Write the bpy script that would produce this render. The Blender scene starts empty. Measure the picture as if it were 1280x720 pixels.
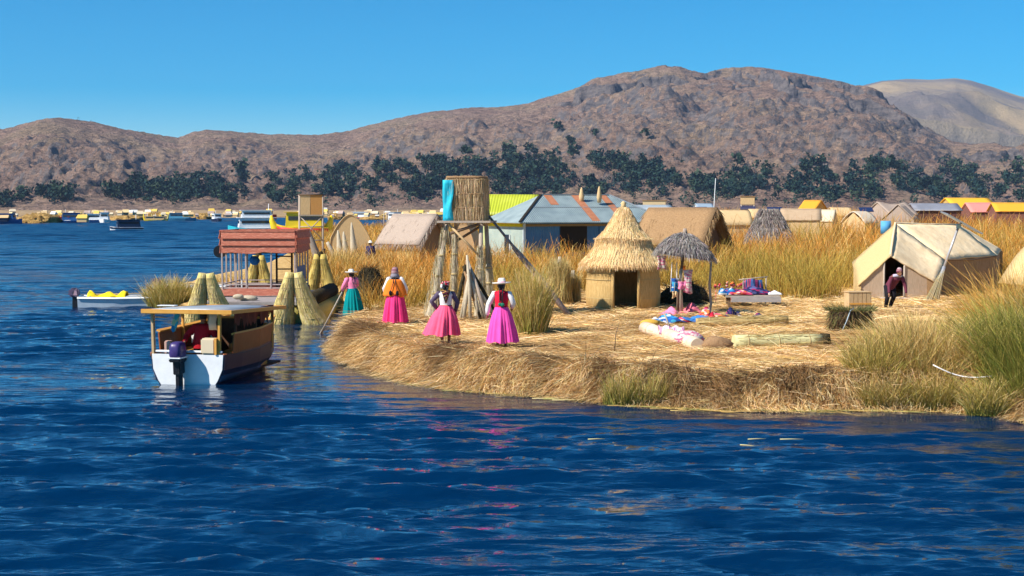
import bpy, bmesh, math, random
import numpy as np
from mathutils import Vector, Matrix
R = math.radians
random.seed(7); RNG = np.random.default_rng(7)
sc = bpy.context.scene
COL = sc.collection

# ---------------------------------------------------------------- camera
HC = 4.0; F = 1778.0
PITCH = math.atan(100 / F)
cam_d = bpy.data.cameras.new('camera'); cam = bpy.data.objects.new('camera', cam_d); COL.objects.link(cam)
cam.location = (0, 0, HC); cam.rotation_euler = (math.pi/2 - PITCH, 0, 0)
cam_d.sensor_width = 36; cam_d.lens = F * 36 / 1280; cam_d.clip_start = 0.5; cam_d.clip_end = 40000
sc.camera = cam

# ---------------------------------------------------------------- sky, sun, exposure
SUN_EL, SUN_AZ = 43.0, 207.0           # azimuth counted from +X anticlockwise: the sun stands left and a little behind
sunv = Vector((math.cos(R(SUN_AZ))*math.cos(R(SUN_EL)), math.sin(R(SUN_AZ))*math.cos(R(SUN_EL)), math.sin(R(SUN_EL))))
w = bpy.data.worlds.new('World'); sc.world = w; w.use_nodes = True
nt = w.node_tree; nt.nodes.clear()
sky = nt.nodes.new('ShaderNodeTexSky'); sky.sky_type = 'NISHITA'; sky.sun_disc = False
sky.sun_elevation = R(SUN_EL); sky.sun_rotation = R(90 - SUN_AZ)
sky.altitude = 3800; sky.air_density = 1.25; sky.dust_density = 0.3; sky.ozone_density = 3.0
hs = nt.nodes.new('ShaderNodeHueSaturation'); hs.inputs['Saturation'].default_value = 2.0; hs.inputs['Hue'].default_value = 0.492
bg = nt.nodes.new('ShaderNodeBackground'); bg.inputs[1].default_value = 0.088
wo = nt.nodes.new('ShaderNodeOutputWorld')
nt.links.new(sky.outputs[0], hs.inputs['Color']); nt.links.new(hs.outputs[0], bg.inputs[0]); nt.links.new(bg.outputs[0], wo.inputs[0])
sl = bpy.data.lights.new('sun', 'SUN'); sl.energy = 5.0; sl.angle = R(0.5); sl.color = (1.0, 0.93, 0.82)
so = bpy.data.objects.new('sun', sl); COL.objects.link(so); so.rotation_euler = sunv.to_track_quat('Z', 'Y').to_euler()
so.location = (0, 0, 60)
vs = sc.view_settings; vs.view_transform = 'Standard'; vs.look = 'None'; vs.exposure = 0.62; vs.gamma = 1.0; vs.use_curve_mapping = False

# ---------------------------------------------------------------- helpers
def P(px, py, z=0.0):
    "point on the level z seen at photo pixel (1280 x 720)"
    d = Vector((0, math.cos(PITCH), -math.sin(PITCH))) + Vector((1, 0, 0))*((px-640)/F) + Vector((0, math.sin(PITCH), math.cos(PITCH)))*((360-py)/F)
    t = (z-HC)/d.z
    return Vector((0, 0, HC)) + d*t
def D(px, py, Y):
    "point at distance Y"
    d = Vector((0, math.cos(PITCH), -math.sin(PITCH))) + Vector((1, 0, 0))*((px-640)/F) + Vector((0, math.sin(PITCH), math.cos(PITCH)))*((360-py)/F)
    return Vector((0, 0, HC)) + d*(Y/d.y)
def sstep(a, b, x):
    t = np.clip((x-a)/(b-a), 0, 1); return t*t*(3-2*t)
_perm = RNG.random((256, 256))
def vnoise(x, y):
    x = np.asarray(x, float); y = np.asarray(y, float)
    xi = np.floor(x).astype(int); yi = np.floor(y).astype(int); fx = x-xi; fy = y-yi
    fx = fx*fx*(3-2*fx); fy = fy*fy*(3-2*fy)
    g = lambda a, b: _perm[a & 255, b & 255]
    return (g(xi, yi)*(1-fx)+g(xi+1, yi)*fx)*(1-fy)+(g(xi, yi+1)*(1-fx)+g(xi+1, yi+1)*fx)*fy
def fbm(x, y, o=5, ridge=False):
    s = 0; a = 1; n = 0
    for k in range(o):
        v = vnoise(x*2**k+17.3*k, y*2**k+5.1*k)
        if ridge: v = 1-abs(2*v-1)
        s = s+v*a; n += a; a *= 0.5
    return s/n

# materials ------------------------------------------------------
MATS = {}
def mat(name, col, rough=0.85, col2=None, scale=6.0, stretch=(1, 1, 1), bump=0.0, bscale=None, metal=0.0, spec=0.3, mix=(0.35, 0.65), col3=None, wave=None, trans=0.0):
    if name in MATS: return MATS[name]
    m = bpy.data.materials.new(name); m.use_nodes = True; MATS[name] = m
    n = m.node_tree; b = n.nodes['Principled BSDF']
    b.inputs['Roughness'].default_value = rough; b.inputs['Metallic'].default_value = metal
    b.inputs['Specular IOR Level'].default_value = spec
    b.inputs['Base Color'].default_value = (*col, 1)
    tc = n.nodes.new('ShaderNodeTexCoord'); mp = n.nodes.new('ShaderNodeMapping'); mp.inputs['Scale'].default_value = stretch
    n.links.new(tc.outputs['Object'], mp.inputs[0])
    if col2 is not None:
        nz = n.nodes.new('ShaderNodeTexNoise'); nz.inputs['Scale'].default_value = scale; nz.inputs['Detail'].default_value = 5; nz.inputs['Roughness'].default_value = .65
        n.links.new(mp.outputs[0], nz.inputs['Vector'])
        cr = n.nodes.new('ShaderNodeValToRGB'); cr.color_ramp.elements[0].position = mix[0]; cr.color_ramp.elements[1].position = mix[1]
        cr.color_ramp.elements[0].color = (*col, 1); cr.color_ramp.elements[1].color = (*col2, 1)
        if col3 is not None:
            e = cr.color_ramp.elements.new((mix[0]+mix[1])/2); e.color = (*col3, 1)
        n.links.new(nz.outputs[0], cr.inputs[0]); n.links.new(cr.outputs[0], b.inputs['Base Color'])
    if bump:
        nb = n.nodes.new('ShaderNodeTexNoise'); nb.inputs['Scale'].default_value = bscale or scale*2; nb.inputs['Detail'].default_value = 4
        n.links.new(mp.outputs[0], nb.inputs['Vector'])
        bp = n.nodes.new('ShaderNodeBump'); bp.inputs['Strength'].default_value = 1.0; bp.inputs['Distance'].default_value = bump
        n.links.new(nb.outputs[0], bp.inputs['Height']); n.links.new(bp.outputs[0], b.inputs['Normal'])
    return m
def attr_mat(name, rough=0.8, spec=0.2, trans=0.25, noise=0.0):
    "colour comes from the per-blade colour attribute"
    if name in MATS: return MATS[name]
    m = bpy.data.materials.new(name); m.use_nodes = True; MATS[name] = m
    n = m.node_tree; b = n.nodes['Principled BSDF']; b.inputs['Roughness'].default_value = rough; b.inputs['Specular IOR Level'].default_value = spec
    a = n.nodes.new('ShaderNodeAttribute'); a.attribute_name = 'tint'
    n.links.new(a.outputs['Color'], b.inputs['Base Color'])
    if trans:
        t = n.nodes.new('ShaderNodeBsdfTranslucent'); mx = n.nodes.new('ShaderNodeMixShader'); mx.inputs[0].default_value = trans
        n.links.new(a.outputs['Color'], t.inputs[0]); n.links.new(b.outputs[0], mx.inputs[1]); n.links.new(t.outputs[0], mx.inputs[2])
        n.links.new(mx.outputs[0], n.nodes['Material Output'].inputs[0])
    return m

# object helpers --------------------------------------------------
def tag(o, label=None, cat=None, group=None, kind=None):
    if label: o['label'] = label
    if cat: o['category'] = cat
    if group: o['group'] = group
    if kind: o['kind'] = kind
    return o
def empty(name, loc, rz=0, label=None, cat=None, group=None):
    o = bpy.data.objects.new(name, None); COL.objects.link(o); o.location = loc; o.rotation_euler = (0, 0, rz)
    o.empty_display_size = .3
    return tag(o, label, cat, group)
def link_mesh(name, me, m=None, parent=None, loc=None, rz=None):
    o = bpy.data.objects.new(name, me); COL.objects.link(o)
    if m is not None: me.materials.clear(); me.materials.append(m)
    if parent is not None: o.parent = parent
    if loc is not None: o.location = loc
    if rz is not None: o.rotation_euler = (0, 0, rz)
    return o
def np_mesh(name, V, Fq, cols=None, smooth=False):
    "V (n,3), Fq (m,k) uniform polygon size"
    V = np.asarray(V, np.float32); Fq = np.asarray(Fq, np.int32); k = Fq.shape[1]
    me = bpy.data.meshes.new(name)
    me.vertices.add(len(V)); me.vertices.foreach_set('co', V.ravel())
    me.loops.add(Fq.size); me.loops.foreach_set('vertex_index', Fq.ravel())
    me.polygons.add(len(Fq)); me.polygons.foreach_set('loop_start', np.arange(0, Fq.size, k, dtype=np.int32))
    me.update(calc_edges=True)
    me.polygons.foreach_set('use_smooth', np.full(len(Fq), smooth))
    if cols is not None:
        a = me.color_attributes.new('tint', 'FLOAT_COLOR', 'POINT')
        c = np.ones((len(V), 4), np.float32); c[:, :3] = cols; a.data.foreach_set('color', c.ravel())
    me.validate(); return me
def grid_faces(nr, nc):
    i = np.arange((nr-1)*(nc-1)); r = i//(nc-1); c = i % (nc-1); a = r*nc+c
    return np.stack([a, a+1, a+nc+1, a+nc], 1)
def blades(name, base, dirv, length, width, bend, col0, col1, m, rng=RNG, parent=None, segs=3):
    """many thin leaves or straws as one mesh: base (n,3), dirv (n,3) unit, bend (n,3) offset of the tip"""
    n = len(base); base = np.asarray(base, float); dirv = np.asarray(dirv, float)
    length = np.broadcast_to(length, (n,)).astype(float); width = np.broadcast_to(width, (n,)).astype(float)
    side = rng.normal(size=(n, 3)); side -= dirv*np.sum(side*dirv, 1)[:, None]; side /= np.linalg.norm(side, axis=1)[:, None]+1e-9
    V = np.zeros((n, segs+1, 2, 3)); C = np.zeros((n, segs+1, 2, 3))
    for s in range(segs+1):
        t = s/segs
        p = base + dirv*(length*t)[:, None] + bend*(t*t)
        wd = width*(1-0.75*t)
        V[:, s, 0] = p - side*wd[:, None]/2; V[:, s, 1] = p + side*wd[:, None]/2
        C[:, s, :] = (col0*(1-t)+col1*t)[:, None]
    V = V.reshape(-1, 3); C = C.reshape(-1, 3)
    b = (np.arange(n)*(segs+1)*2)[:, None]
    fs = [b+np.array([[2*s, 2*s+1, 2*s+3, 2*s+2]]) for s in range(segs)]
    Fq = np.concatenate(fs, 0)
    return link_mesh(name, np_mesh(name, V, Fq, C), m, parent)

class MB:
    "collects shapes for ONE mesh object"
    def __init__(s): s.v = []; s.f = []; s.sm = []
    def add(s, vs, fs, smooth=False):
        o = len(s.v); s.v += [Vector(v) for v in vs]; s.f += [tuple(i+o for i in f) for f in fs]; s.sm += [smooth]*len(fs); return s
    def box(s, c, d, rot=None, taper=1.0, jit=0.0):
        M = rot if rot is not None else Matrix.Identity(3)
        vs = []
        for z in (-1, 1):
            k = taper if z > 0 else 1
            for x, y in ((-1, -1), (1, -1), (1, 1), (-1, 1)):
                vs.append(Vector(c) + M @ Vector((x*d[0]/2*k+random.uniform(-jit, jit), y*d[1]/2*k+random.uniform(-jit, jit), z*d[2]/2+random.uniform(-jit, jit))))
        return s.add(vs, [(3, 2, 1, 0), (4, 5, 6, 7), (0, 1, 5, 4), (1, 2, 6, 5), (2, 3, 7, 6), (3, 0, 4, 7)])
    def bar(s, a, b, w_, h_=None, up=(0, 0, 1)):
        a = Vector(a); b = Vector(b); h_ = h_ or w_; d = (b-a); L = d.length; z = d.normalized()
        u = Vector(up); x = u.cross(z)
        if x.length < 1e-3: x = Vector((1, 0, 0)).cross(z)
        x.normalize(); y = z.cross(x); M = Matrix((x, y, z)).transposed()
        return s.box((a+b)/2, (w_, h_, L), M)
    def tube(s, pts, rad, n=10, cap=True, sq=1.0, lump=0.0):
        pts = [Vector(p) for p in pts]; m_ = len(pts)
        if not hasattr(rad, '__len__'): rad = [rad]*m_
        vs = []; fs = []; prev = None
        for i, p in enumerate(pts):
            t = (pts[min(i+1, m_-1)]-pts[max(i-1, 0)]).normalized()
            if prev is None:
                x = t.cross(Vector((0, 0, 1)));
                if x.length < 1e-3: x = t.cross(Vector((0, 1, 0)))
                x.normalize()
            else:
                x = (prev - t*prev.dot(t)).normalized()
            prev = x; y = t.cross(x)
            for k in range(n):
                a = 2*math.pi*k/n; r = rad[i]*(1+random.uniform(-lump, lump))
                vs.append(p + x*math.cos(a)*r + y*math.sin(a)*r*sq)
        for i in range(m_-1):
            for k in range(n): fs.append((i*n+k, i*n+(k+1) % n, (i+1)*n+(k+1) % n, (i+1)*n+k))
        s.add(vs, fs, True)
        if cap:
            o = len(s.v)-len(vs); s.f += [tuple(o+k for k in reversed(range(n))), tuple(o+(m_-1)*n+k for k in range(n))]; s.sm += [False, False]
        return s
    def lathe(s, prof, n=24, c=(0, 0, 0), fn=None, smooth=True, a0=0, a1=2*math.pi, sx=1, sy=1):
        vs = []; fs = []; m_ = len(prof); full = abs(a1-a0-2*math.pi) < 1e-6; nn = n if full else n+1
        for i, (r, z) in enumerate(prof):
            for k in range(nn):
                a = a0+(a1-a0)*k/n; rr = r*(fn(a, i/(m_-1)) if fn else 1)
                vs.append(Vector(c)+Vector((math.cos(a)*rr*sx, math.sin(a)*rr*sy, z)))
        for i in range(m_-1):
            for k in range(n): k2 = (k+1) % nn; fs.append((i*nn+k, i*nn+k2, (i+1)*nn+k2, (i+1)*nn+k))
        return s.add(vs, fs, smooth)
    def ball(s, c, r, n=12, m_=8, lump=0.0):
        r = r if hasattr(r, '__len__') else (r, r, r); vs = [Vector(c)-Vector((0, 0, r[2]))]; fs = []
        for i in range(1, m_):
            t = math.pi*i/m_
            for k in range(n):
                a = 2*math.pi*k/n; q = 1+random.uniform(-lump, lump)
                vs.append(Vector(c)+Vector((math.cos(a)*math.sin(t)*r[0]*q, math.sin(a)*math.sin(t)*r[1]*q, -math.cos(t)*r[2]*q)))
        vs.append(Vector(c)+Vector((0, 0, r[2])))
        for k in range(n):
            fs.append((0, 1+(k+1) % n, 1+k)); e = 1+(m_-2)*n; fs.append((len(vs)-1, e+k, e+(k+1) % n))
        for i in range(m_-2):
            for k in range(n): a = 1+i*n; fs.append((a+k, a+(k+1) % n, a+n+(k+1) % n, a+n+k))
        return s.add(vs, fs, True)
    def sheet(s, rows, thick=0.0, smooth=True):
        "rows: list of equally long point lists"
        nr = len(rows); nc = len(rows[0]); vs = [Vector(p) for r in rows for p in r]
        fs = [(i*nc+j, i*nc+j+1, (i+1)*nc+j+1, (i+1)*nc+j) for i in range(nr-1) for j in range(nc-1)]
        if not thick: return s.add(vs, fs, smooth)
        nrm = [Vector((0, 0, 0)) for _ in vs]
        for f in fs:
            q = (vs[f[2]]-vs[f[0]]).cross(vs[f[3]]-vs[f[1]])
            for i in f: nrm[i] += q
        N = len(vs); vs2 = [v - (q.normalized() if q.length > 1e-9 else Vector((0, 0, 1)))*thick for v, q in zip(vs, nrm)]
        fs2 = fs + [tuple(i+N for i in reversed(f)) for f in fs]
        bd = [j for j in range(nc)] + [i*nc+nc-1 for i in range(1, nr)] + [(nr-1)*nc+j for j in range(nc-2, -1, -1)] + [i*nc for i in range(nr-2, 0, -1)]
        for a, b in zip(bd, bd[1:]+bd[:1]): fs2.append((b, a, a+N, b+N))
        return s.add(vs+vs2, fs2, smooth)
    def prism(s, poly, h0, h1):
        n = len(poly); vs = [(x, y, h0) for x, y in poly]+[(x, y, h1) for x, y in poly]
        return s.add(vs, [tuple(reversed(range(n))), tuple(range(n, 2*n))]+[(k, (k+1) % n, n+(k+1) % n, n+k) for k in range(n)])
    def solid(s, polyA, polyB):
        "two matching polygons joined into a solid"
        n = len(polyA)
        return s.add(list(polyA)+list(polyB), [tuple(reversed(range(n))), tuple(range(n, 2*n))]+[(k, (k+1) % n, n+(k+1) % n, n+k) for k in range(n)])
    def mesh(s, name, bevel=0.0):
        me = bpy.data.meshes.new(name); me.from_pydata(s.v, [], s.f); me.update()
        me.polygons.foreach_set('use_smooth', s.sm)
        bm = bmesh.new(); bm.from_mesh(me); bmesh.ops.recalc_face_normals(bm, faces=bm.faces)
        if bevel:
            ed = [e for e in bm.edges if e.is_manifold and e.calc_face_angle(0) > 0.6]
            bmesh.ops.bevel(bm, geom=ed, offset=bevel, segments=2, affect='EDGES', clamp_overlap=True)
        bm.to_mesh(me); bm.free(); return me
    def build(s, name, m, parent=None, bevel=0.0, loc=None, rz=None):
        return link_mesh(name, s.mesh(name, bevel), m, parent, loc, rz)
def copy_tree(o, parent=None):
    c = o.copy(); COL.objects.link(c)
    if parent is not None: c.parent = parent
    for ch in list(o.children): copy_tree(ch, c)
    return c

# ================================================================ LAKE
def make_water():
    ys = np.concatenate([np.linspace(-60, 11.5, 30), 12*np.exp(np.arange(0, math.log(110/12), 0.0042)), 110*np.exp(np.arange(0.0046, math.log(520/110), 0.0046)), np.geomspace(524, 9000, 90)])
    pxs = np.linspace(-160, 1440, 640)
    sl_ = (pxs-640)/F
    wide = np.concatenate([[-3.0, -1.5, -.8], sl_, [.8, 1.5, 3.0]])
    Y, S = np.meshgrid(ys, wide, indexing='ij')
    X = S*(np.maximum(Y, 0)+14)*1.0
    X = S*np.where(Y > 12, Y, 12+(12-Y)*0.6)
    Z = np.zeros_like(X)
    rg = np.random.default_rng(3)
    for k in range(70):
        L = 0.26*(1.036**k) if k < 45 else rg.uniform(.3, .8)
        a = rg.normal(0, 0.24)+math.pi/2-0.04
        kx, ky = math.cos(a)*2*math.pi/L, math.sin(a)*2*math.pi/L
        amp = 0.0058*L**0.85*rg.uniform(.5, 1.2)
        ph = kx*X+ky*Y+rg.uniform(0, 6.28)
        Z += amp*(np.sin(ph)+0.25*np.sin(2*ph+1.2))
    gust = 0.55+0.9*fbm(X/7+31, Y/9, 3)
    for k in range(16):                        # a few longer, wider crests
        L = rg.uniform(1.1, 2.6); a = rg.normal(0, 0.15)+math.pi/2-.03; kx, ky = math.cos(a)*2*math.pi/L, math.sin(a)*2*math.pi/L
        Z += 0.0060*L*rg.uniform(.5, 1.1)*np.sin(kx*X+ky*Y+rg.uniform(0, 6.28))
    Z *= .80*(.45+1.3*sstep(.35, .65, fbm(X/5+31, Y/8, 3)))*np.clip(1.0-(Y-45)/60, 0, 1)
    # calmer in the lee of the bank
    calm = .28+.72*sstep(0, 6.5, np.interp(X, [-14, -7, 0, 4, 12], [44, 36, 30, 28.4, 27.5])-Y+12*(X < -9)); calm = np.maximum(calm, sstep(38, 60, Y))
    Z *= calm
    # calm in the lee of the bank
    Z2 = np.zeros_like(X)                      # the longer chop of the open lake
    for k in range(34):
        L = 2.6*(1.043**k); a = rg.normal(0, 0.32)+math.pi/2+.1; kx, ky = math.cos(a)*2*math.pi/L, math.sin(a)*2*math.pi/L
        Z2 += 0.0042*L*rg.uniform(.6, 1.2)*np.sin(kx*X+ky*Y+rg.uniform(0, 6.28))*np.clip((L*220-Y)/80, 0, 1)
    Z += Z2*sstep(45, 130, Y)*(.6+.8*fbm(X/40, Y/60, 3))*np.clip((560-Y)/60, 0, 1)
    V = np.stack([X, Y, Z], -1).reshape(-1, 3)
    m = bpy.data.materials.new('lake_water'); m.use_nodes = True; n = m.node_tree; b = n.nodes['Principled BSDF']
    b.inputs['Base Color'].default_value = (0.0001, 0.017, 0.060, 1); b.inputs['Roughness'].default_value = 0.06; b.inputs['IOR'].default_value = 1.33
    b.inputs['Specular Tint'].default_value = (0.45, 0.86, 1, 1); b.inputs['Specular IOR Level'].default_value = .8
    g = n.nodes.new('ShaderNodeNewGeometry')
    mp = n.nodes.new('ShaderNodeMapping'); mp.inputs['Scale'].default_value = (0.42, 1, 1); n.links.new(g.outputs['Position'], mp.inputs[0])
    sx = n.nodes.new('ShaderNodeSeparateXYZ'); n.links.new(g.outputs['Position'], sx.inputs[0])
    mr = n.nodes.new('ShaderNodeMapRange'); mr.inputs['From Min'].default_value = 35; mr.inputs['From Max'].default_value = 130; mr.inputs['To Min'].default_value = .85; mr.inputs['To Max'].default_value = 1; n.links.new(sx.outputs['Y'], mr.inputs['Value'])
    at_ = n.nodes.new('ShaderNodeAttribute'); at_.attribute_name = 'tint'; mu = n.nodes.new('ShaderNodeMath'); mu.operation = 'MULTIPLY'; n.links.new(mr.outputs[0], mu.inputs[0]); n.links.new(at_.outputs['Fac'], mu.inputs[1])
    m2 = n.nodes.new('ShaderNodeMapRange'); m2.inputs['From Min'].default_value = 35; m2.inputs['From Max'].default_value = 220; m2.inputs['To Min'].default_value = .05; m2.inputs['To Max'].default_value = .28; n.links.new(sx.outputs['Y'], m2.inputs['Value']); n.links.new(m2.outputs[0], b.inputs['Roughness'])
    bp_prev = None
    for sc_, dist in ((9, 0.022), (3.2, 0.075), (1.1, 0.22), (.22, 1.0)):
        nz = n.nodes.new('ShaderNodeTexNoise'); nz.inputs['Scale'].default_value = sc_; nz.inputs['Detail'].default_value = 3
        n.links.new(mp.outputs[0], nz.inputs['Vector'])
        bp = n.nodes.new('ShaderNodeBump'); bp.inputs['Distance'].default_value = dist; n.links.new(mu.outputs[0], bp.inputs['Strength'])
        n.links.new(nz.outputs[0], bp.inputs['Height'])
        if bp_prev: n.links.new(bp_prev.outputs[0], bp.inputs['Normal'])
        bp_prev = bp
    n.links.new(bp_prev.outputs[0], b.inputs['Normal'])
    o = link_mesh('lake_water', np_mesh('lake_water', V, grid_faces(*X.shape), np.repeat(calm.reshape(-1, 1), 3, 1), smooth=True), m)
    tag(o, kind='structure')
make_water()

# ================================================================ HILLS
RA = np.array([(-600, 185), (-200, 176), (0, 163), (25, 157), (50, 150), (75, 148), (110, 152), (150, 160), (200, 168), (225, 172), (240, 166), (260, 163), (300, 166), (340, 168), (400, 168), (440, 164), (460, 158), (500, 149), (540, 141), (580, 137), (620, 136), (660, 131), (690, 122), (720, 112), (740, 104), (770, 98), (800, 92), (830, 88), (850, 89), (870, 94), (880, 95), (900, 88), (930, 86), (960, 88), (1000, 95), (1040, 103), (1060, 109), (1090, 119), (1110, 133), (1130, 148), (1150, 163), (1170, 176), (1190, 186), (1220, 190), (1280, 189), (1400, 195), (1900, 215)], float)
DA = np.array([(-600, 2300), (60, 2150), (230, 2500), (460, 2700), (900, 2900), (1150, 2700), (1280, 2400), (1900, 2200)], float)
def ridge(px): return np.interp(px, RA[:, 0], RA[:, 1])
def hill_h(px, r):
    "height of the near hills above the lake"
    Rd = np.interp(px, DA[:, 0], DA[:, 1]); H = (260-ridge(px))/F*Rd + 4
    X = (px-640)/F*r
    f0 = 1150+120*(fbm(X/500+3, r*0+1.5, 3)-.5)*2
    t = (r-f0)/(Rd-f0)
    up = np.clip(t, 0, 1); dn = np.clip((t-1)*1.2, 0, 1)
    prof = 0.72*up+0.28*up**2.2
    h = H*(prof*(1-dn**1.4))
    env = np.clip(t*5, 0, 1)*np.clip((1.0-t)*3.0, 0.12, 1)
    rx = X/230; ry = r/330
    n1 = fbm(rx+0.35*ry, ry, 5, True)-0.62
    n2 = fbm(X/55+7, r/75, 4)-.5
    n3 = fbm(X/16+3, r/22, 3, True)-.6
    h = h + env*(H*0.32*n1 + 34*n2 + 14*n3) + np.clip(t*8, 0, 1)*(1.5*(fbm(X/7, r/9, 2)-.5)*2)
    # rock bands near the summit
    band = sstep(0.62, .92, t)*sstep(650, 760, px)
    cl = fbm(X/75+50, r/120, 4); h = h + band*np.clip((1-t)*9, 0, 1)*(30*(sstep(.50, .54, cl+.25*(t-.78))-.5)+16*(sstep(.42, .45, fbm(X/40+5, r/60, 4))-.5))
    return np.where(t < 0, -3+0*h, np.maximum(h, -3))
def rock_mat():
    m = bpy.data.materials.new('dry_hillside'); m.use_nodes = True; n = m.node_tree; b = n.nodes['Principled BSDF']; b.inputs['Roughness'].default_value = .95; b.inputs['Specular IOR Level'].default_value = .1
    g = n.nodes.new('ShaderNodeNewGeometry')
    def nz(s, d=6, st=(1, 1, 1), ro=.6):
        mp = n.nodes.new('ShaderNodeMapping'); mp.inputs['Scale'].default_value = st; n.links.new(g.outputs['Position'], mp.inputs[0])
        t = n.nodes.new('ShaderNodeTexNoise'); t.inputs['Scale'].default_value = s; t.inputs['Detail'].default_value = d; t.inputs['Roughness'].default_value = ro; n.links.new(mp.outputs[0], t.inputs['Vector']); return t
    def ramp(src, stops):
        c = n.nodes.new('ShaderNodeValToRGB')
        while len(c.color_ramp.elements) > 1: c.color_ramp.elements.remove(c.color_ramp.elements[0])
        c.color_ramp.elements[0].position = stops[0][0]; c.color_ramp.elements[0].color = (*stops[0][1], 1)
        for p, q in stops[1:]: e = c.color_ramp.elements.new(p); e.color = (*q, 1)
        n.links.new(src, c.inputs[0]); return c
    def mixc(a, b_, f, mode='MIX'):
        x = n.nodes.new('ShaderNodeMix'); x.data_type = 'RGBA'; x.blend_type = mode
        if isinstance(f, float): x.inputs[0].default_value = f
        else: n.links.new(f, x.inputs[0])
        n.links.new(a, x.inputs[6]); n.links.new(b_, x.inputs[7]); return x.outputs[2]
    c1 = ramp(nz(.006).outputs[0], [(.3, (.28, .175, .135)), (.5, (.34, .225, .17)), (.62, (.38, .28, .18)), (.75, (.20, .16, .10))])
    c2 = ramp(nz(.045, 6, (1, 1, 3), .7).outputs[0], [(.38, (.075, .06, .055)), (.46, (.22, .15, .115)), (.56, (.30, .20, .15)), (.70, (.46, .34, .27))])
    c3 = ramp(nz(.11, 5, (1, .6, 4), .75).outputs[0], [(.36, (.22, .24, .24)), (.46, (.85, .85, .85)), (.56, (1, 1, 1)), (.66, (1.35, 1.3, 1.25))])
    a = mixc(c1.outputs[0], c2.outputs[0], .5)
    a = mixc(a, c3.outputs[0], .8, 'MULTIPLY')
    c4 = ramp(nz(.30, 5, (1, 1, 2.5), .8).outputs[0], [(.38, (.30, .33, .33)), (.45, (.90, .92, .90)), (.58, (1, 1, 1)), (.66, (1.5, 1.42, 1.35))]); a = mixc(a, c4.outputs[0], .85, 'MULTIPLY')
    c5 = ramp(nz(.0035, 3).outputs[0], [(.42, (1, 1, 1)), (.56, (.95, .92, .90))]); a = mixc(a, c5.outputs[0], .9, 'MULTIPLY')
    sx = n.nodes.new('ShaderNodeSeparateXYZ'); n.links.new(g.outputs['True Normal'], sx.inputs[0])
    st = ramp(sx.outputs['Z'], [(.62, (1, 1, 1)), (.80, (0, 0, 0))]); rk = ramp(nz(.05, 5, (1, 1, 3)).outputs[0], [(.35, (.07, .065, .07)), (.65, (.20, .17, .16))])
    a = mixc(a, rk.outputs[0], st.outputs[0])
    n.links.new(a, b.inputs['Base Color'])
    bp = n.nodes.new('ShaderNodeBump'); bp.inputs['Distance'].default_value = 13.0; bp.inputs['Strength'].default_value = .8
    n.links.new(nz(.12, 6, (1, 1, 1), .7).outputs[0], bp.inputs['Height']); n.links.new(bp.outputs[0], b.inputs['Normal'])
    return m
HM = rock_mat()
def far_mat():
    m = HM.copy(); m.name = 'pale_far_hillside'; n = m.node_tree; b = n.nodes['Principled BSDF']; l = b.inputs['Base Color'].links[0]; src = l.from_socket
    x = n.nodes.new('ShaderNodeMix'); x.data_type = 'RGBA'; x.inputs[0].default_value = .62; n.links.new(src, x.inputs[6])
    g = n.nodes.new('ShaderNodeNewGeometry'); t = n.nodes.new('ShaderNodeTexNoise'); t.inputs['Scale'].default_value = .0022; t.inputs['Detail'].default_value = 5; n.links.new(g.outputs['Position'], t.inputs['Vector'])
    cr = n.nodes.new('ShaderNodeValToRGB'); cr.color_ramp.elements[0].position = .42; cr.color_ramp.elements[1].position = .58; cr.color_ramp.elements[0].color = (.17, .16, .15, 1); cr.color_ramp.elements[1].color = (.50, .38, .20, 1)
    n.links.new(t.outputs[0], cr.inputs[0]); n.links.new(cr.outputs[0], x.inputs[7]); n.links.new(x.outputs[2], b.inputs['Base Color']); return m
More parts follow.
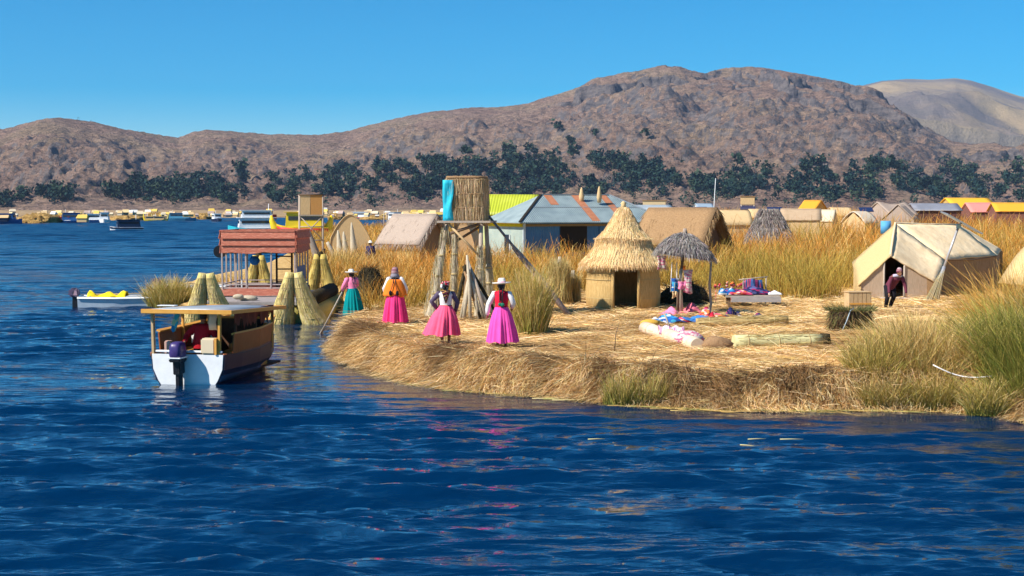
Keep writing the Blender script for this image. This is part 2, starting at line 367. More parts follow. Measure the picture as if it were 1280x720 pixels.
def make_hills():
    FM = far_mat()
    px = np.linspace(-560, 1840, 900); rr = np.concatenate([np.linspace(1000, 3000, 330), np.linspace(3010, 4200, 30)])
    PX, RR = np.meshgrid(px, rr)
    Z = hill_h(PX, RR); V = np.stack([(PX-640)/F*RR, RR, Z], -1).reshape(-1, 3)
    tag(link_mesh('hills', np_mesh('hills', V, grid_faces(*PX.shape), smooth=True), HM), kind='structure')
    # the farther mountain on the right
    RB = np.array([(600, 200), (900, 150), (1000, 130), (1060, 113), (1080, 106), (1100, 101), (1130, 99), (1160, 100), (1190, 98), (1210, 101), (1240, 110), (1270, 120), (1300, 127), (1400, 150), (1800, 175)], float)
    px = np.linspace(500, 1800, 420); rr = np.linspace(4300, 9500, 170)
    PX, RR = np.meshgrid(px, rr); Rd = 6800.0; H = (260-np.interp(PX, RB[:, 0], RB[:, 1]))/F*Rd
    t = (RR-4300)/(Rd-4300); up = np.clip(t, 0, 1); dn = np.clip(t-1, 0, 1); X = (PX-640)/F*RR
    Z = H*(0.35+0.65*up**.9)*(1-dn**1.5) + np.clip((1-t)*2, 0.05, 1)*(H*.32*(fbm(X/600+.3*RR/700, RR/900, 5, True)-.62)+45*(fbm(X/130, RR/160, 4)-.5))
    Z = np.where(t <= 0, -3, Z)
    V = np.stack([X, RR, Z], -1).reshape(-1, 3)
    tag(link_mesh('far_mountain', np_mesh('far_mountain', V, grid_faces(*PX.shape), smooth=True), FM), kind='structure')
    # small blue hill at the left edge
    px = np.linspace(-700, 120, 160); rr = np.linspace(4600, 7000, 60); PX, RR = np.meshgrid(px, rr)
    H = (260-np.interp(PX, [-700, -200, -30, 0, 15, 40, 120], [175, 162, 158, 159, 162, 172, 200]))/F*5600; t = (RR-4600)/1000; X = (PX-640)/F*RR
    Z = H*(.4+.6*np.clip(t, 0, 1))*(1-np.clip(t-1, 0, 1)**1.5)+20*(fbm(X/150, RR/200, 4)-.5); Z = np.where(t <= 0, -3, Z)
    V = np.stack([X, RR, Z], -1).reshape(-1, 3)
    tag(link_mesh('distant_hill', np_mesh('distant_hill', V, grid_faces(*PX.shape), smooth=True), HM), kind='structure')
make_hills()
def on_hill(px, py):
    "first point of the near hills seen at a pixel"
    r = np.arange(1120, 3000, 6.0); h = hill_h(np.full_like(r, px), r)
    yy = 260-(h-HC)/r*F
    k = np.argmax((yy <= py) & (h > -2))
    if yy[k] > py: return None
    return np.array([(px-640)/F*r[k], r[k], h[k]])

# ---------------------------------------------------------------- haze
def make_haze():
    mb = MB(); mb.box((0, 4900, 450), (13000, 10400, 908))
    m = bpy.data.materials.new('haze'); m.use_nodes = True; n = m.node_tree; n.nodes.remove(n.nodes['Principled BSDF'])
    v = n.nodes.new('ShaderNodeVolumePrincipled'); v.inputs['Color'].default_value = (.42, .62, 1, 1); v.inputs['Density'].default_value = HAZE
    v.inputs['Anisotropy'].default_value = 0.0
    n.links.new(v.outputs[0], n.nodes['Material Output'].inputs['Volume'])
    o = mb.build('haze', m); tag(o, 'thin blue air in front of the hills', 'haze', kind='stuff')
HAZE = 0.00005
make_haze()

# ================================================================ ISLAND GROUND
_front = [(416, 432), (424, 446), (440, 454), (462, 464), (486, 472), (522, 480), (560, 486), (600, 490), (640, 493), (700, 498), (760, 504), (800, 507), (850, 510), (900, 512), (1000, 513), (1080, 512), (1180, 514), (1230, 518), (1290, 528), (1400, 545), (1700, 575)]
_back = [(434, 400), (424, 383), (385, 374), (300, 372), (290, 387), (240, 388), (186, 386), (178, 377), (205, 366), (240, 352), (285, 343), (330, 331), (372, 310), (395, 292)]
POLY = [tuple(P(*p)[:2]) for p in _front] + [(500, 120), (480, 760), (60, 800), (10, 600), (-12, 330), ((560-640)/F*290, 290), ((400-640)/F*268, 268)] + [tuple(P(*p)[:2]) for p in reversed(_back)]
PA = np.array(POLY)
def sdist(x, y):
    "signed distance to the shore, inside positive"
    x = np.asarray(x, float).ravel(); y = np.asarray(y, float).ravel()
    d = np.full(x.shape, 1e9); ins = np.zeros(x.shape, bool); n = len(PA)
    for i in range(n):
        ax, ay = PA[i]; bx, by = PA[(i+1) % n]; ex, ey = bx-ax, by-ay
        t = np.clip(((x-ax)*ex+(y-ay)*ey)/(ex*ex+ey*ey+1e-12), 0, 1)
        d = np.minimum(d, np.hypot(x-ax-t*ex, y-ay-t*ey))
        c = ((ay > y) != (by > y)) & (x < (bx-ax)*(y-ay)/(by-ay+1e-12)+ax); ins ^= c
    return np.where(ins, d, -d)
def ground_h(x, y, sd=None):
    x = np.asarray(x, float); y = np.asarray(y, float); sh = x.shape
    if sd is None: sd = sdist(x, y).reshape(sh)
    sd = sd + 0.30*(fbm(x/1.1, y/1.1, 3)-.5)*np.clip(45-y, 0, 1)
    spit = sstep(-10.5, -8, x)              # low spit on the far left
    top = 0.34+0.36*spit - 0.12*sstep(50, 90, y)
    h = top*(.10*(1-np.exp(-np.clip(sd, 0, None)/.1))+.90*sstep(.10, .62, sd)) + .06*np.clip(sd/3, 0, 1)
    h = h + np.clip(sd*2, 0, 1)*(0.16*(fbm(x/1.7, y/1.7, 4)-.5)+0.05*(fbm(x/.35, y/.35, 2)-.5))*np.clip((120-y)/60, .2, 1)
    return np.where(sd > 0, h, np.maximum(-0.45, sd*1.2)-.02)
def make_ground():
    ys = np.concatenate([26*np.exp(np.arange(0, math.log(60/26), 0.0032)), 60*np.exp(np.arange(0, math.log(820/60), 0.012))])
    S = (np.linspace(130, 1700, 560)-640)/F
    Y, S = np.meshgrid(ys, S, indexing='ij'); X = S*Y
    Z = ground_h(X, Y)
    m = mat('matted_straw', (.34, .19, .065), .95, (.72, .50, .22), 3.0, (1, 1, 1), .05, 14, col3=(.56, .36, .14), mix=(.3, .7), spec=.1)
    tag(link_mesh('ground', np_mesh('ground', np.stack([X, Y, Z], -1).reshape(-1, 3), grid_faces(*X.shape), smooth=True), m), kind='structure')
make_ground()
def G(px, py):
    "point of the island ground seen at a pixel"
    z = .6
    for _ in range(8):
        p = P(px, py, z); z = float(ground_h(np.array([p.x]), np.array([p.y]))[0])
    return P(px, py, z)
def GX(px, Y):
    "ground point at pixel column px and distance Y"
    x = (px-640)/F*Y
    return Vector((x, Y, float(ground_h(np.array([x]), np.array([Y]))[0])))

# ================================================================ VEGETATION
def tint(n, cols, rng=RNG, jit=0.18):
    cols = np.array(cols); c = cols[rng.integers(0, len(cols), n)]
    return c*(1+rng.normal(0, jit, (n, 1)))*(1+rng.normal(0, .05, (n, 3)))
def unit(v): return v/(np.linalg.norm(v, axis=1)[:, None]+1e-9)
BLADE = attr_mat('dry_reed_blades', .7, .25, .15)
_eb = [(380, 372), (430, 382), (455, 392), (500, 388), (540, 386), (600, 380), (640, 384), (700, 372), (740, 366), (830, 363), (900, 366), (960, 374), (1000, 378), (1050, 377), (1080, 366), (1250, 372), (1290, 392), (1500, 396)]
EBX = [p[0] for p in _eb]; EBY = [G(*p).y for p in _eb]
CLEAR = []                                   # (x, y, radius) kept free of reeds: filled from the buildings' places
def clear_px(px, Y, r): CLEAR.append(((px-640)/F*Y, Y, r))
clear_px(735, 84, 5.4); clear_px(680, 84, 4.0); clear_px(790, 86, 4.5)
clear_px(1110, 54, 2.6); clear_px(1165, 54, 3.0); clear_px(1210, 56, 2.6)
clear_px(780, 46, 1.7); clear_px(507, 76, 2.0); clear_px(525, 77, 2); clear_px(437, 101, 2.2); clear_px(860, 71, 2.2); clear_px(845, 71, 2.2)
clear_px(632, 93, 2.6); clear_px(1272, 46, 2.6); clear_px(1290, 47, 3); clear_px(580, 79, 1.6)
def reed_field():
    n = 165000; rg = np.random.default_rng(11)
    px = rg.uniform(372, 1420, n); u = rg.random(n)
    y0 = np.interp(px, EBX, EBY); Y = y0*np.exp(u**1.25*np.log(420/y0))
    X = (px-640)/F*Y
    edge = fbm(X/1.5, Y/1.5, 3)
    keep = (Y > y0+1.6*edge)
    dens = fbm(X/1.1+40, Y/2.2, 3); keep &= rg.random(n) < sstep(.28, .55, dens)*.9+.12
    for cx, cy, r in CLEAR: keep &= np.hypot(X-cx, Y-cy) > r
    X, Y = X[keep], Y[keep]; sd = sdist(X, Y); k = sd > .15; X, Y, sd = X[k], Y[k], sd[k]; n = len(X)
    Z = ground_h(X, Y, sd)
    cl = fbm(X/2.3+9, Y/3.5, 4); pxx = X/Y*F+640
    H = (1.15+1.25*(cl-.3))*rg.uniform(.55, 1.15, n)
    H *= np.interp(pxx, [400, 520, 900, 1000, 1250, 1400], [1.05, 1.0, 1.1, 1.15, 1.0, 1.2])
    H *= 1+.8*sstep(60, 140, Y)*sstep(830, 900, pxx)
    low = np.clip((Y-np.interp(pxx, EBX, EBY))/6, 0, 1)
    H *= .55+.5*low
    H = np.where(pxx < 470, H*.85, H)
    a = fbm(X/3+2, Y/3+8, 2)*12; lean = rg.normal(0, .19, (n, 2)) + .20*np.stack([np.cos(a), np.sin(a)], 1)
    d = unit(np.concatenate([lean, np.ones((n, 1))], 1))
    bend = np.concatenate([rg.normal(0, .24, (n, 2))*H[:, None], -np.abs(rg.normal(0, .14, (n, 1)))*H[:, None]], 1)
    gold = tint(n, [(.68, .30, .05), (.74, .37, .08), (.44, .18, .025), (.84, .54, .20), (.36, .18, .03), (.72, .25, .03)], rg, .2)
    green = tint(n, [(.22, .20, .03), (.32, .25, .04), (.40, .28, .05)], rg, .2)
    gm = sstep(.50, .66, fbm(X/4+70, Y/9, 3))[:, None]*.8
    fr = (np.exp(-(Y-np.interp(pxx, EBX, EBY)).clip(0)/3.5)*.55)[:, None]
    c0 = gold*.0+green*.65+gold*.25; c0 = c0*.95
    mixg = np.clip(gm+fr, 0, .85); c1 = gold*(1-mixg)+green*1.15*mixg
    w_ = np.maximum(.014, Y*.00036)*rg.uniform(.6, 1.8, n)
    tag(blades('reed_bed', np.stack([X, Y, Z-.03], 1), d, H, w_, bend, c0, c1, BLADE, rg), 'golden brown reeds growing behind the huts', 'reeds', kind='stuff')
reed_field()

def tuft(name, cx, cy, rx, ry, n, h, cols0, cols1, label, cat='grass', lean=.28, droop=.35, seed=1, w_=.010, kind='stuff', z0=None, rb=.17, rd=.17, hprof=None, group=None):
    rg = np.random.default_rng(seed)
    a = rg.uniform(0, 6.283, n); r = np.sqrt(rg.random(n)); X = cx+np.cos(a)*r*rx; Y = cy+np.sin(a)*r*ry
    if z0 is None:
        k = sdist(X, Y) > .03; a, r, X, Y = a[k], r[k], X[k], Y[k]; n = len(X)
    Z = ground_h(X, Y) if z0 is None else np.full(n, z0)
    Z = np.maximum(Z, -.1)
    out = np.stack([np.cos(a)*r, np.sin(a)*r], 1)
    cl = fbm(X/.5+seed, Y/.5, 2)
    w_ = w_*1.35; H = h*rg.uniform(.35, 1.15, n)*(1-.35*r**2)*(.65+.7*cl)
    d = unit(np.concatenate([out*lean+rg.normal(0, rd, (n, 2)), np.ones((n, 1))], 1))
    bend = np.concatenate([(out*droop+rg.normal(0, rb, (n, 2)))*H[:, None], -np.abs(rg.normal(0, .10, (n, 1))+droop*.3)*H[:, None]], 1)
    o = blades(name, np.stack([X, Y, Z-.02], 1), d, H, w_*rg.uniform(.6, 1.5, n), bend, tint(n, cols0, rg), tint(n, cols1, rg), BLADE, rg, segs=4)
    return tag(o, label, cat, group, kind)
TAN = [(.72, .50, .20), (.60, .38, .12), (.84, .64, .30)]; GRN = [(.13, .17, .03), (.22, .24, .04), (.32, .28, .05)]; OLV = [(.42, .34, .07), (.54, .42, .11), (.30, .27, .05)]
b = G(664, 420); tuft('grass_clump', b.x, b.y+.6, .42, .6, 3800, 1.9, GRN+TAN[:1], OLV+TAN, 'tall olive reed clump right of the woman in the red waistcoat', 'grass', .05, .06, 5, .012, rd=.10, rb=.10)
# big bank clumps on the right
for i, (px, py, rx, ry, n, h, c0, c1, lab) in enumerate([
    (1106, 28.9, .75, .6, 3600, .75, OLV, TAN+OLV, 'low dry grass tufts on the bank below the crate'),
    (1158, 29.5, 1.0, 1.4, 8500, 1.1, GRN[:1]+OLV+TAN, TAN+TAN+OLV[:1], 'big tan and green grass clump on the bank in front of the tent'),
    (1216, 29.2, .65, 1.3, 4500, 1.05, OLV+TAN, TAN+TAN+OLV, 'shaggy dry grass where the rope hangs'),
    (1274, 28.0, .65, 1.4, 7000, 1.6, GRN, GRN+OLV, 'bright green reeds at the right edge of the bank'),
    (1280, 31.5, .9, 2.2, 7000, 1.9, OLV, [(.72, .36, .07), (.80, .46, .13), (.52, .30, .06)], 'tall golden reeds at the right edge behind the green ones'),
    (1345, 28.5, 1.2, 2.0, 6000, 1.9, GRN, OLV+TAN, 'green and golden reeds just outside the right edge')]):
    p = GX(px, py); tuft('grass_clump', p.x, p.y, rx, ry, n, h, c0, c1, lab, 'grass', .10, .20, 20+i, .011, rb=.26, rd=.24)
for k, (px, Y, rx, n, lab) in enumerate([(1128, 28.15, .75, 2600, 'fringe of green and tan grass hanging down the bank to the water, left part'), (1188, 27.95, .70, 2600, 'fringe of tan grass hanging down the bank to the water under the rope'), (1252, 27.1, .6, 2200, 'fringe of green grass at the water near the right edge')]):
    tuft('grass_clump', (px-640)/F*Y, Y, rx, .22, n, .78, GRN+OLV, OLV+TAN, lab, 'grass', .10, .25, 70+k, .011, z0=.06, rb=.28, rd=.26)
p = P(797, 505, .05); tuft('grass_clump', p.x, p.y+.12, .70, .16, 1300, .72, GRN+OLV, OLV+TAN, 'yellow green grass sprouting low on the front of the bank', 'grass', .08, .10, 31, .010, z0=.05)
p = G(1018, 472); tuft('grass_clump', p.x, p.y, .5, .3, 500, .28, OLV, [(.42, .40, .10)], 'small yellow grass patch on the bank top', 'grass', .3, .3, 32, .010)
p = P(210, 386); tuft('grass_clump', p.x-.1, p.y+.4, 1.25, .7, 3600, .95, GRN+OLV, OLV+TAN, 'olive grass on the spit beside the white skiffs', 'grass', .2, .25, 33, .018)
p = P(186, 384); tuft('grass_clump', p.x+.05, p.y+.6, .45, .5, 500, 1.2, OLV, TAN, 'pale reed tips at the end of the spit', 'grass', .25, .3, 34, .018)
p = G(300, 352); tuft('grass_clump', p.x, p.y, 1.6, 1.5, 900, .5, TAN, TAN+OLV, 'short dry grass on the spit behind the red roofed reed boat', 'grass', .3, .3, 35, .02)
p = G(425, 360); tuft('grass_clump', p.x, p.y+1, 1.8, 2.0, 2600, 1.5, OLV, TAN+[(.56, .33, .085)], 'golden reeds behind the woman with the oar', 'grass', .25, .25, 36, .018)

def straw():
    rg = np.random.default_rng(21); cols = [(.90, .68, .36), (.82, .58, .26), (.95, .78, .48), (.66, .42, .15), (.50, .27, .08), (.88, .64, .32)]
    # lying on top
    n = 90000; px = rg.uniform(395, 1330, n); y0 = 28.0; Y = y0*np.exp(rg.random(n)**1.1*math.log(58/28.0)); X = (px-640)/F*Y
    sd = sdist(X, Y); k = (sd > .25) & (Y < np.interp(px, EBX, EBY)+3.5); X, Y, sd = X[k], Y[k], sd[k]; n = len(X)
    Z = ground_h(X, Y, sd)+rg.uniform(.0, .05, n)
    mess = fbm(X/.7, Y/.7, 3)
    a = rg.normal(.1, .75, n)+np.where(rg.random(n) < .5, math.pi, 0)+(mess-.5)*4
    d = unit(np.stack([np.cos(a), np.sin(a), rg.normal(.06, .13, n)], 1)); L = rg.uniform(.15, .75, n)
    bend = np.stack([rg.normal(0, .08, n), rg.normal(0, .08, n), -rg.uniform(0, .08, n)], 1)
    patch = (sstep(.50, .62, fbm(X/2+5, Y/1.2, 4))*.65)[:, None]
    c = tint(n, cols, rg, .15)*(1-patch)+tint(n, [(.36, .20, .07), (.24, .13, .05)], rg)*patch
    o1 = blades('loose_straw', np.stack([X, Y, Z], 1), d, L, np.maximum(.009, Y*.0003)*rg.uniform(.7, 1.6, n), bend, c, c*1.05, BLADE, rg)
    tag(o1, 'pale cut reeds strewn over the island floor', 'straw', kind='stuff')
    # hanging over the water's edge
    seg = [(Vector(PA[i]), Vector(PA[i+1])) for i in range(0, 19)]
    LL = np.array([(b_-a_).length for a_, b_ in seg]); LL[-1] *= .3; pr = LL/LL.sum()
    n = 62000; ix = rg.choice(len(seg), n, p=pr); t = rg.random(n)
    A = np.array([s[0] for s in seg])[ix]; B = np.array([s[1] for s in seg])[ix]; q = A+(B-A)*t[:, None]; e = unit(B-A); nin = np.stack([-e[:, 1], e[:, 0]], 1)
    flip = sdist(q[:, 0]+nin[:, 0]*.3, q[:, 1]+nin[:, 1]*.3) < 0; nin[flip] *= -1
    dep = np.abs(rg.normal(.42, .32, n)); q = q+nin*dep[:, None]
    lump = fbm(q[:, 0]/.55, q[:, 1]/.9+4, 3)
    Z = ground_h(q[:, 0], q[:, 1])+rg.uniform(0, .06, n)+(lump-.5)*.22
    Z = np.maximum(Z, -.02)
    sw = (fbm(q[:, 0]/.8+9, q[:, 1]/.8, 2)-.5)*2.6
    d = np.stack([-nin[:, 0]*.9+e[:, 0]*sw+rg.normal(0, .45, n), -nin[:, 1]*.9+e[:, 1]*sw+rg.normal(0, .4, n), rg.normal(.0, .35, n)], 1); d = unit(d)
    L = rg.uniform(.12, .55, n); bend = np.stack([rg.normal(0, .06, n), -rg.uniform(0, .1, n), -rg.uniform(.1, .5, n)], 1)*(L*1.3)[:, None]
    tipz = Z+d[:, 2]*L+bend[:, 2]; bend[:, 2] = np.where(tipz < .0, bend[:, 2]+(0-tipz)+.01, bend[:, 2])
    dk = (sstep(.42, .56, fbm(q[:, 0]/1.3+60, q[:, 1]/1.0, 4))*.85)[:, None]*np.clip(dep*2.2, .35, 1)[:, None]; dk = np.maximum(dk, (rg.random(n) < .16)[:, None]*.8)
    c = tint(n, cols, rg, .18)*(1-dk)+tint(n, [(.24, .12, .045), (.17, .08, .03)], rg)*dk
    o2 = blades('bank_straw', np.concatenate([q, Z[:, None]], 1), d, L, rg.uniform(.006, .017, n), bend, c, c*1.05, BLADE, rg, segs=4)
    tag(o2, 'tangled brown and yellow reeds hanging over the water edge', 'straw', kind='stuff')
    # floating at the edge and out on the water
    n = 1500; ix = rg.choice(range(3, 19), n); t = rg.random(n); A = np.array([s[0] for s in seg])[ix]; B = np.array([s[1] for s in seg])[ix]; q = A+(B-A)*t[:, None]; q[:, 1] -= np.abs(rg.normal(0, .22, n))
    a = rg.normal(0, .35, n); d = np.stack([np.cos(a), np.sin(a), np.zeros(n)], 1)
    c = tint(n, [(.62, .42, .14), (.50, .32, .10), (.35, .33, .10)], rg)
    o3 = blades('floating_reeds', np.concatenate([q, np.full((n, 1), .03)], 1), d, rg.uniform(.15, .8, n), .016, np.zeros((n, 3)), c, c, BLADE, rg)
    tag(o3, 'reed stalks floating along the foot of the bank', 'straw', kind='stuff')
    for k, (px, py, L, an, dx) in enumerate([(665, 498, 1.7, .03, 0), (690, 500, 2.0, -.02, 0), (935, 549, .32, .15, 0), (975, 549, .40, 0, 0), (1065, 644, .28, -.25, 0), (1105, 643, .34, .02, 0), (925, 556, .25, -.5, 0), (735, 549, .30, .1, 0)]):
        p = P(px, py, .03); mb = MB(); mb.tube([p, p+Vector((math.cos(an), math.sin(an), .0))*L*.5+Vector((0, .02, 0)), p+Vector((math.cos(an), math.sin(an), 0))*L], [.010, .009, .005], 5)
        tag(mb.build('reed_stalk', mat('straw_stalk', (.62, .50, .24))), ['long pale stalk floating below the two women', 'second long pale stalk floating against the bank', 'short stalk floating right of the photo centre, nearer the left', 'flat pale stalk floating on open water below the mat roll', 'slanting stalk floating low on the right', 'flat stalk floating lowest on the right', 'tiny stalk touching the slanting water line', 'short broken stalk floating below the bank grass'][k], 'reed stalk', 'single reed stalks on the water')
straw()

# hillside trees --------------------------------------------------
GROVES = [(70, 248, 22, 7), (28, 250, 12, 5), (5, 256, 10, 5), (150, 244, 20, 8), (180, 242, 24, 11), (215, 245, 28, 10), (255, 238, 24, 13), (290, 248, 20, 8), (305, 222, 5, 8), (345, 241, 13, 12), (367, 238, 10, 12), (398, 236, 20, 12), (425, 232, 22, 16), (440, 221, 14, 8), (465, 240, 12, 10), (495, 220, 26, 12), (520, 238, 25, 11), (550, 212, 20, 8), (560, 235, 30, 16), (600, 222, 38, 14), (640, 212, 28, 14), (672, 205, 26, 14), (690, 228, 25, 16), (650, 238, 35, 12), (760, 206, 25, 9), (785, 226, 18, 15), (745, 240, 25, 9), (812, 214, 14, 10), (830, 235, 18, 12), (880, 236, 18, 12), (905, 241, 20, 9), (925, 216, 11, 7), (930, 235, 25, 12), (960, 245, 16, 9), (955, 216, 13, 7), (1015, 222, 24, 11), (1040, 240, 25, 12), (1070, 230, 20, 12), (1098, 212, 20, 6), (1085, 245, 25, 7), (1130, 228, 20, 12), (1155, 240, 28, 10), (1185, 213, 15, 9), (1205, 225, 16, 12), (1235, 240, 26, 9), (1265, 230, 18, 14), (1000, 241, 20, 9), (1285, 245, 20, 10), (1178, 242, 20, 8)]
LEAF = attr_mat('eucalyptus_foliage', .9, .1, .0)
def crown_arrays(p, s, rg, nf=46):
    "leaf clumps through an uneven crown volume, at p with height s"
    k = 7; cs = rg.normal(0, 1, (k, 3))*[.20, .20, .17]*s+[0, 0, .62*s]
    ctr = cs[rg.integers(0, k, nf)]+rg.normal(0, .115, (nf, 3))*s
    ctr[:, 2] = np.clip(ctr[:, 2], .12*s, s)
    u = unit(rg.normal(size=(nf, 3))); v = unit(np.cross(u, rg.normal(size=(nf, 3)))); q = s*rg.uniform(.06, .12, (nf, 1))
    V = np.stack([ctr-u*q-v*q, ctr+u*q-v*q*.6, ctr+u*q*.7+v*q, ctr-u*q*.8+v*q*.9], 1)+p
    return V.reshape(-1, 3)
def wood():
    rg = np.random.default_rng(5); Vs = []; Cs = []
    for cx, cy, rx, ry in GROVES:
        n = int(rx*ry*.40)+5
        for _ in range(n):
            a = rg.uniform(0, 6.28); r = math.sqrt(rg.random())
            px, py = cx+rx*r*math.cos(a), cy+1.15*ry*r*math.sin(a)
            if vnoise(px/9+py/9, py/4) < (.52 if px > 330 else .46): continue
            p = on_hill(px, min(py, 262))
            if p is None: continue
            s = rg.uniform(5, 13)*(p[1]/1600)**.5; V = crown_arrays(p-[0, 0, .5], s, rg); Vs.append(V)
            c = np.array([(.018, .042, .036), (.026, .052, .034), (.016, .036, .036), (.04, .062, .036)][rg.integers(4)])*rg.uniform(.75, 1.3)
            Cs.append(np.tile(c, (len(V), 1))*rg.uniform(.7, 1.35, (len(V)//4, 1)).repeat(4, 0))
    for _ in range(520):                       # single trees straggling up the slopes and down to the village
        px = rg.uniform(330, 1285); py = rg.choice([rg.uniform(196, 262), rg.uniform(240, 263)])
        if vnoise(px/35+3, py/12+7) < .42: continue
        p = on_hill(px, py)
        if p is None: continue
        V = crown_arrays(p-[0, 0, .5], rg.uniform(4, 9), rg, 26); Vs.append(V); Cs.append(np.tile(np.array((.026, .05, .036))*rg.uniform(.7, 1.4), (len(V), 1))*rg.uniform(.7, 1.35, (26, 1)).repeat(4, 0))
    V = np.concatenate(Vs); C = np.concatenate(Cs); Fq = np.arange(len(V)).reshape(-1, 4)
    tag(link_mesh('hillside_wood', np_mesh('hillside_wood', V, Fq, C), LEAF), 'dark eucalyptus woods along the foot of the hills', 'wood', kind='stuff')
    # scrub dots over the slopes
    Vs = []; Cs = []
    for _ in range(5000):
        px, py = rg.uniform(0, 1280), rg.uniform(110, 258)
        p = on_hill(px, py)
        if p is None or vnoise(px/22+9, py/10) < .5: continue
        V = crown_arrays(p-[0, 0, .8], rg.uniform(1.8, 5), rg, 6); Vs.append(V); Cs.append(np.tile(np.array((.05, .065, .04))*rg.uniform(.7, 1.4), (len(V), 1)))
    V = np.concatenate(Vs); tag(link_mesh('hillside_scrub', np_mesh('hillside_scrub', V, np.arange(len(V)).reshape(-1, 4), np.concatenate(Cs)), LEAF), 'sparse dark scrub scattered over the dry slopes', 'scrub', kind='stuff')
    trunk = mat('tree_bark', (.12, .09, .06))
    singles = [(696, 163, 15, 'lone dark round tree high on the slope above the blue house'), (637, 192, 15, 'tall lone tree at the upper edge of the wood behind the basket tower'), (714, 182, 12, 'small tree above the wood, left of the hazy gap'), (716, 195, 14, 'broad low tree just under the small tree above the wood'), (745, 172, 9, 'flat clump of bushes high on the middle slope'), (808, 174, 10, 'spread bush alone in the middle of the bare slope'), (584, 199, 12, 'round tree standing apart above the basket tower'), (527, 204, 9, 'little round tree on the bare slope left of the basket tower'), (471, 205, 8, 'small tree at the upper left edge of the dense wood'), (301, 216, 15, 'tall narrow tree on the spur above the left lake'), (924, 208, 12, 'pointed tree alone above the wood in the middle right'), (635, 200, 9, 'small tree below the tall lone tree'), (1110, 210, 13, 'tree at the ridge of the wood above the tent'), (1273, 215, 16, 'tall tree at the right edge of the photo on the hill'), (382, 216, 10, 'small tree above the far basket lookout')]
    for k, (px, py, s, lab) in enumerate(singles):
        p = on_hill(px, py+4)
        if p is None: continue
        t = empty('hill_tree', p, 0, lab, 'tree', 'single trees on the hillside')
        V = crown_arrays(np.zeros(3), s*1.25, rg, 90); c = np.tile(np.array((.03, .055, .033)), (len(V), 1))*rg.uniform(.7, 1.3, (90, 1)).repeat(4, 0)
        link_mesh('crown', np_mesh('crown', V, np.arange(len(V)).reshape(-1, 4), c), LEAF, t)
        MB().tube([(0, 0, -1), (.2, 0, s*.3), (0, .1, s*.7)], [.5, .4, .15], 6).build('trunk', trunk, t)
wood()

# ================================================================ MATERIALS FOR OBJECTS
M_thatch = mat('straw_thatch', (.74, .52, .24), .9, (.88, .66, .36), 9, (9, 9, .8), .02, 20, mix=(.3, .7), spec=.1)
M_reedwall = mat('reed_mat_wall', (.46, .28, .09), .9, (.78, .54, .24), 5, (12, 12, .5), .02, 18, mix=(.3, .7), spec=.1)
M_grey = mat('weathered_thatch', (.20, .17, .15), .95, (.36, .31, .27), 8, (8, 8, 1), .03, 18, mix=(.3, .7), spec=.1)
M_greypink = mat('faded_reed_roof', (.34, .26, .21), .95, (.50, .40, .33), 7, (2, 2, 8), .02, 14, mix=(.3, .7), spec=.1)
M_tan = mat('reed_mat_tan', (.56, .38, .19), .9, (.70, .50, .27), 5, (4, 4, 1), .01, 12, mix=(.3, .7), spec=.1)
M_brown = mat('old_brown_thatch', (.26, .15, .08), .95, (.38, .24, .13), 6, (5, 5, 1), .02, 12, mix=(.3, .7), spec=.1)
M_roll = mat('bundled_reeds', (.50, .42, .16), .85, (.66, .57, .30), 6, (10, 10, .8), .015, 14, col3=(.58, .50, .14), mix=(.3, .7), spec=.15)
M_rollold = mat('bleached_reeds', (.42, .36, .27), .9, (.62, .54, .40), 6, (10, 10, .8), .015, 14, mix=(.3, .7), spec=.15)
M_yreed = mat('yellow_reeds', (.48, .34, .10), .85, (.68, .52, .14), 6, (10, 10, .8), .01, 14, mix=(.3, .7), spec=.15)
M_pole = mat('grey_pole', (.34, .27, .21), .9, (.50, .42, .35), 12, (6, 6, 1), .004, 30, mix=(.3, .7), spec=.15)
M_dpole = mat('dark_pole', (.10, .065, .045), .9, (.20, .14, .10), 12, (6, 6, 1), .004, 30, mix=(.3, .7), spec=.15)
M_cord = mat('twine', (.52, .40, .20), .9)
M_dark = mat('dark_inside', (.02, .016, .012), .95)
M_dreed = mat('black_reeds_and_shade', (.025, .02, .012), .9, (.07, .055, .03), 14, (1, 1, 1), .03, 20, spec=.1)  # dark reeds; on the two heaps it stands in for shade
M_white = mat('white_paint', (.72, .74, .76), .45, (.82, .83, .84), 3, (1, 1, 1), mix=(.3, .6), spec=.4)
M_navy = mat('navy_paint', (.016, .022, .055), .4, spec=.4)
M_wood = mat('orange_wood', (.62, .29, .05), .55, (.74, .38, .08), 5, (1, 6, 1), mix=(.3, .7), spec=.3)
M_rwood = mat('red_brown_wood', (.24, .065, .015), .5, (.36, .11, .028), 5, (1, 6, 1), mix=(.3, .7), spec=.3)
M_dwood = mat('dark_wood', (.07, .035, .02), .7, (.12, .06, .035), 6, (1, 5, 1), spec=.2)
M_ltwood = mat('bare_board', (.48, .33, .17), .7, (.60, .42, .23), 6, (5, 1, 1), spec=.2)
M_metal = mat('dull_metal', (.42, .44, .46), .4, metal=.6)
M_glass = mat('dark_glass', (.02, .03, .045), .08, spec=.6)
M_black = mat('black_plastic', (.012, .012, .016), .4)
M_purple = mat('indigo_cowl', (.035, .022, .12), .35, (.06, .04, .17), 4)
M_skin = mat('brown_skin', (.28, .13, .075), .6, spec=.3)
M_hair = mat('black_hair', (.012, .010, .010), .45, spec=.4)
M_hat = mat('cream_felt', (.74, .70, .62), .85)
def cloth(name, c, c2=None, scale=5): return mat(name, c, .85, c2 or tuple(min(1, x*1.18) for x in c), scale, (1, 1, 1), .004, 30, mix=(.35, .65), spec=.1)
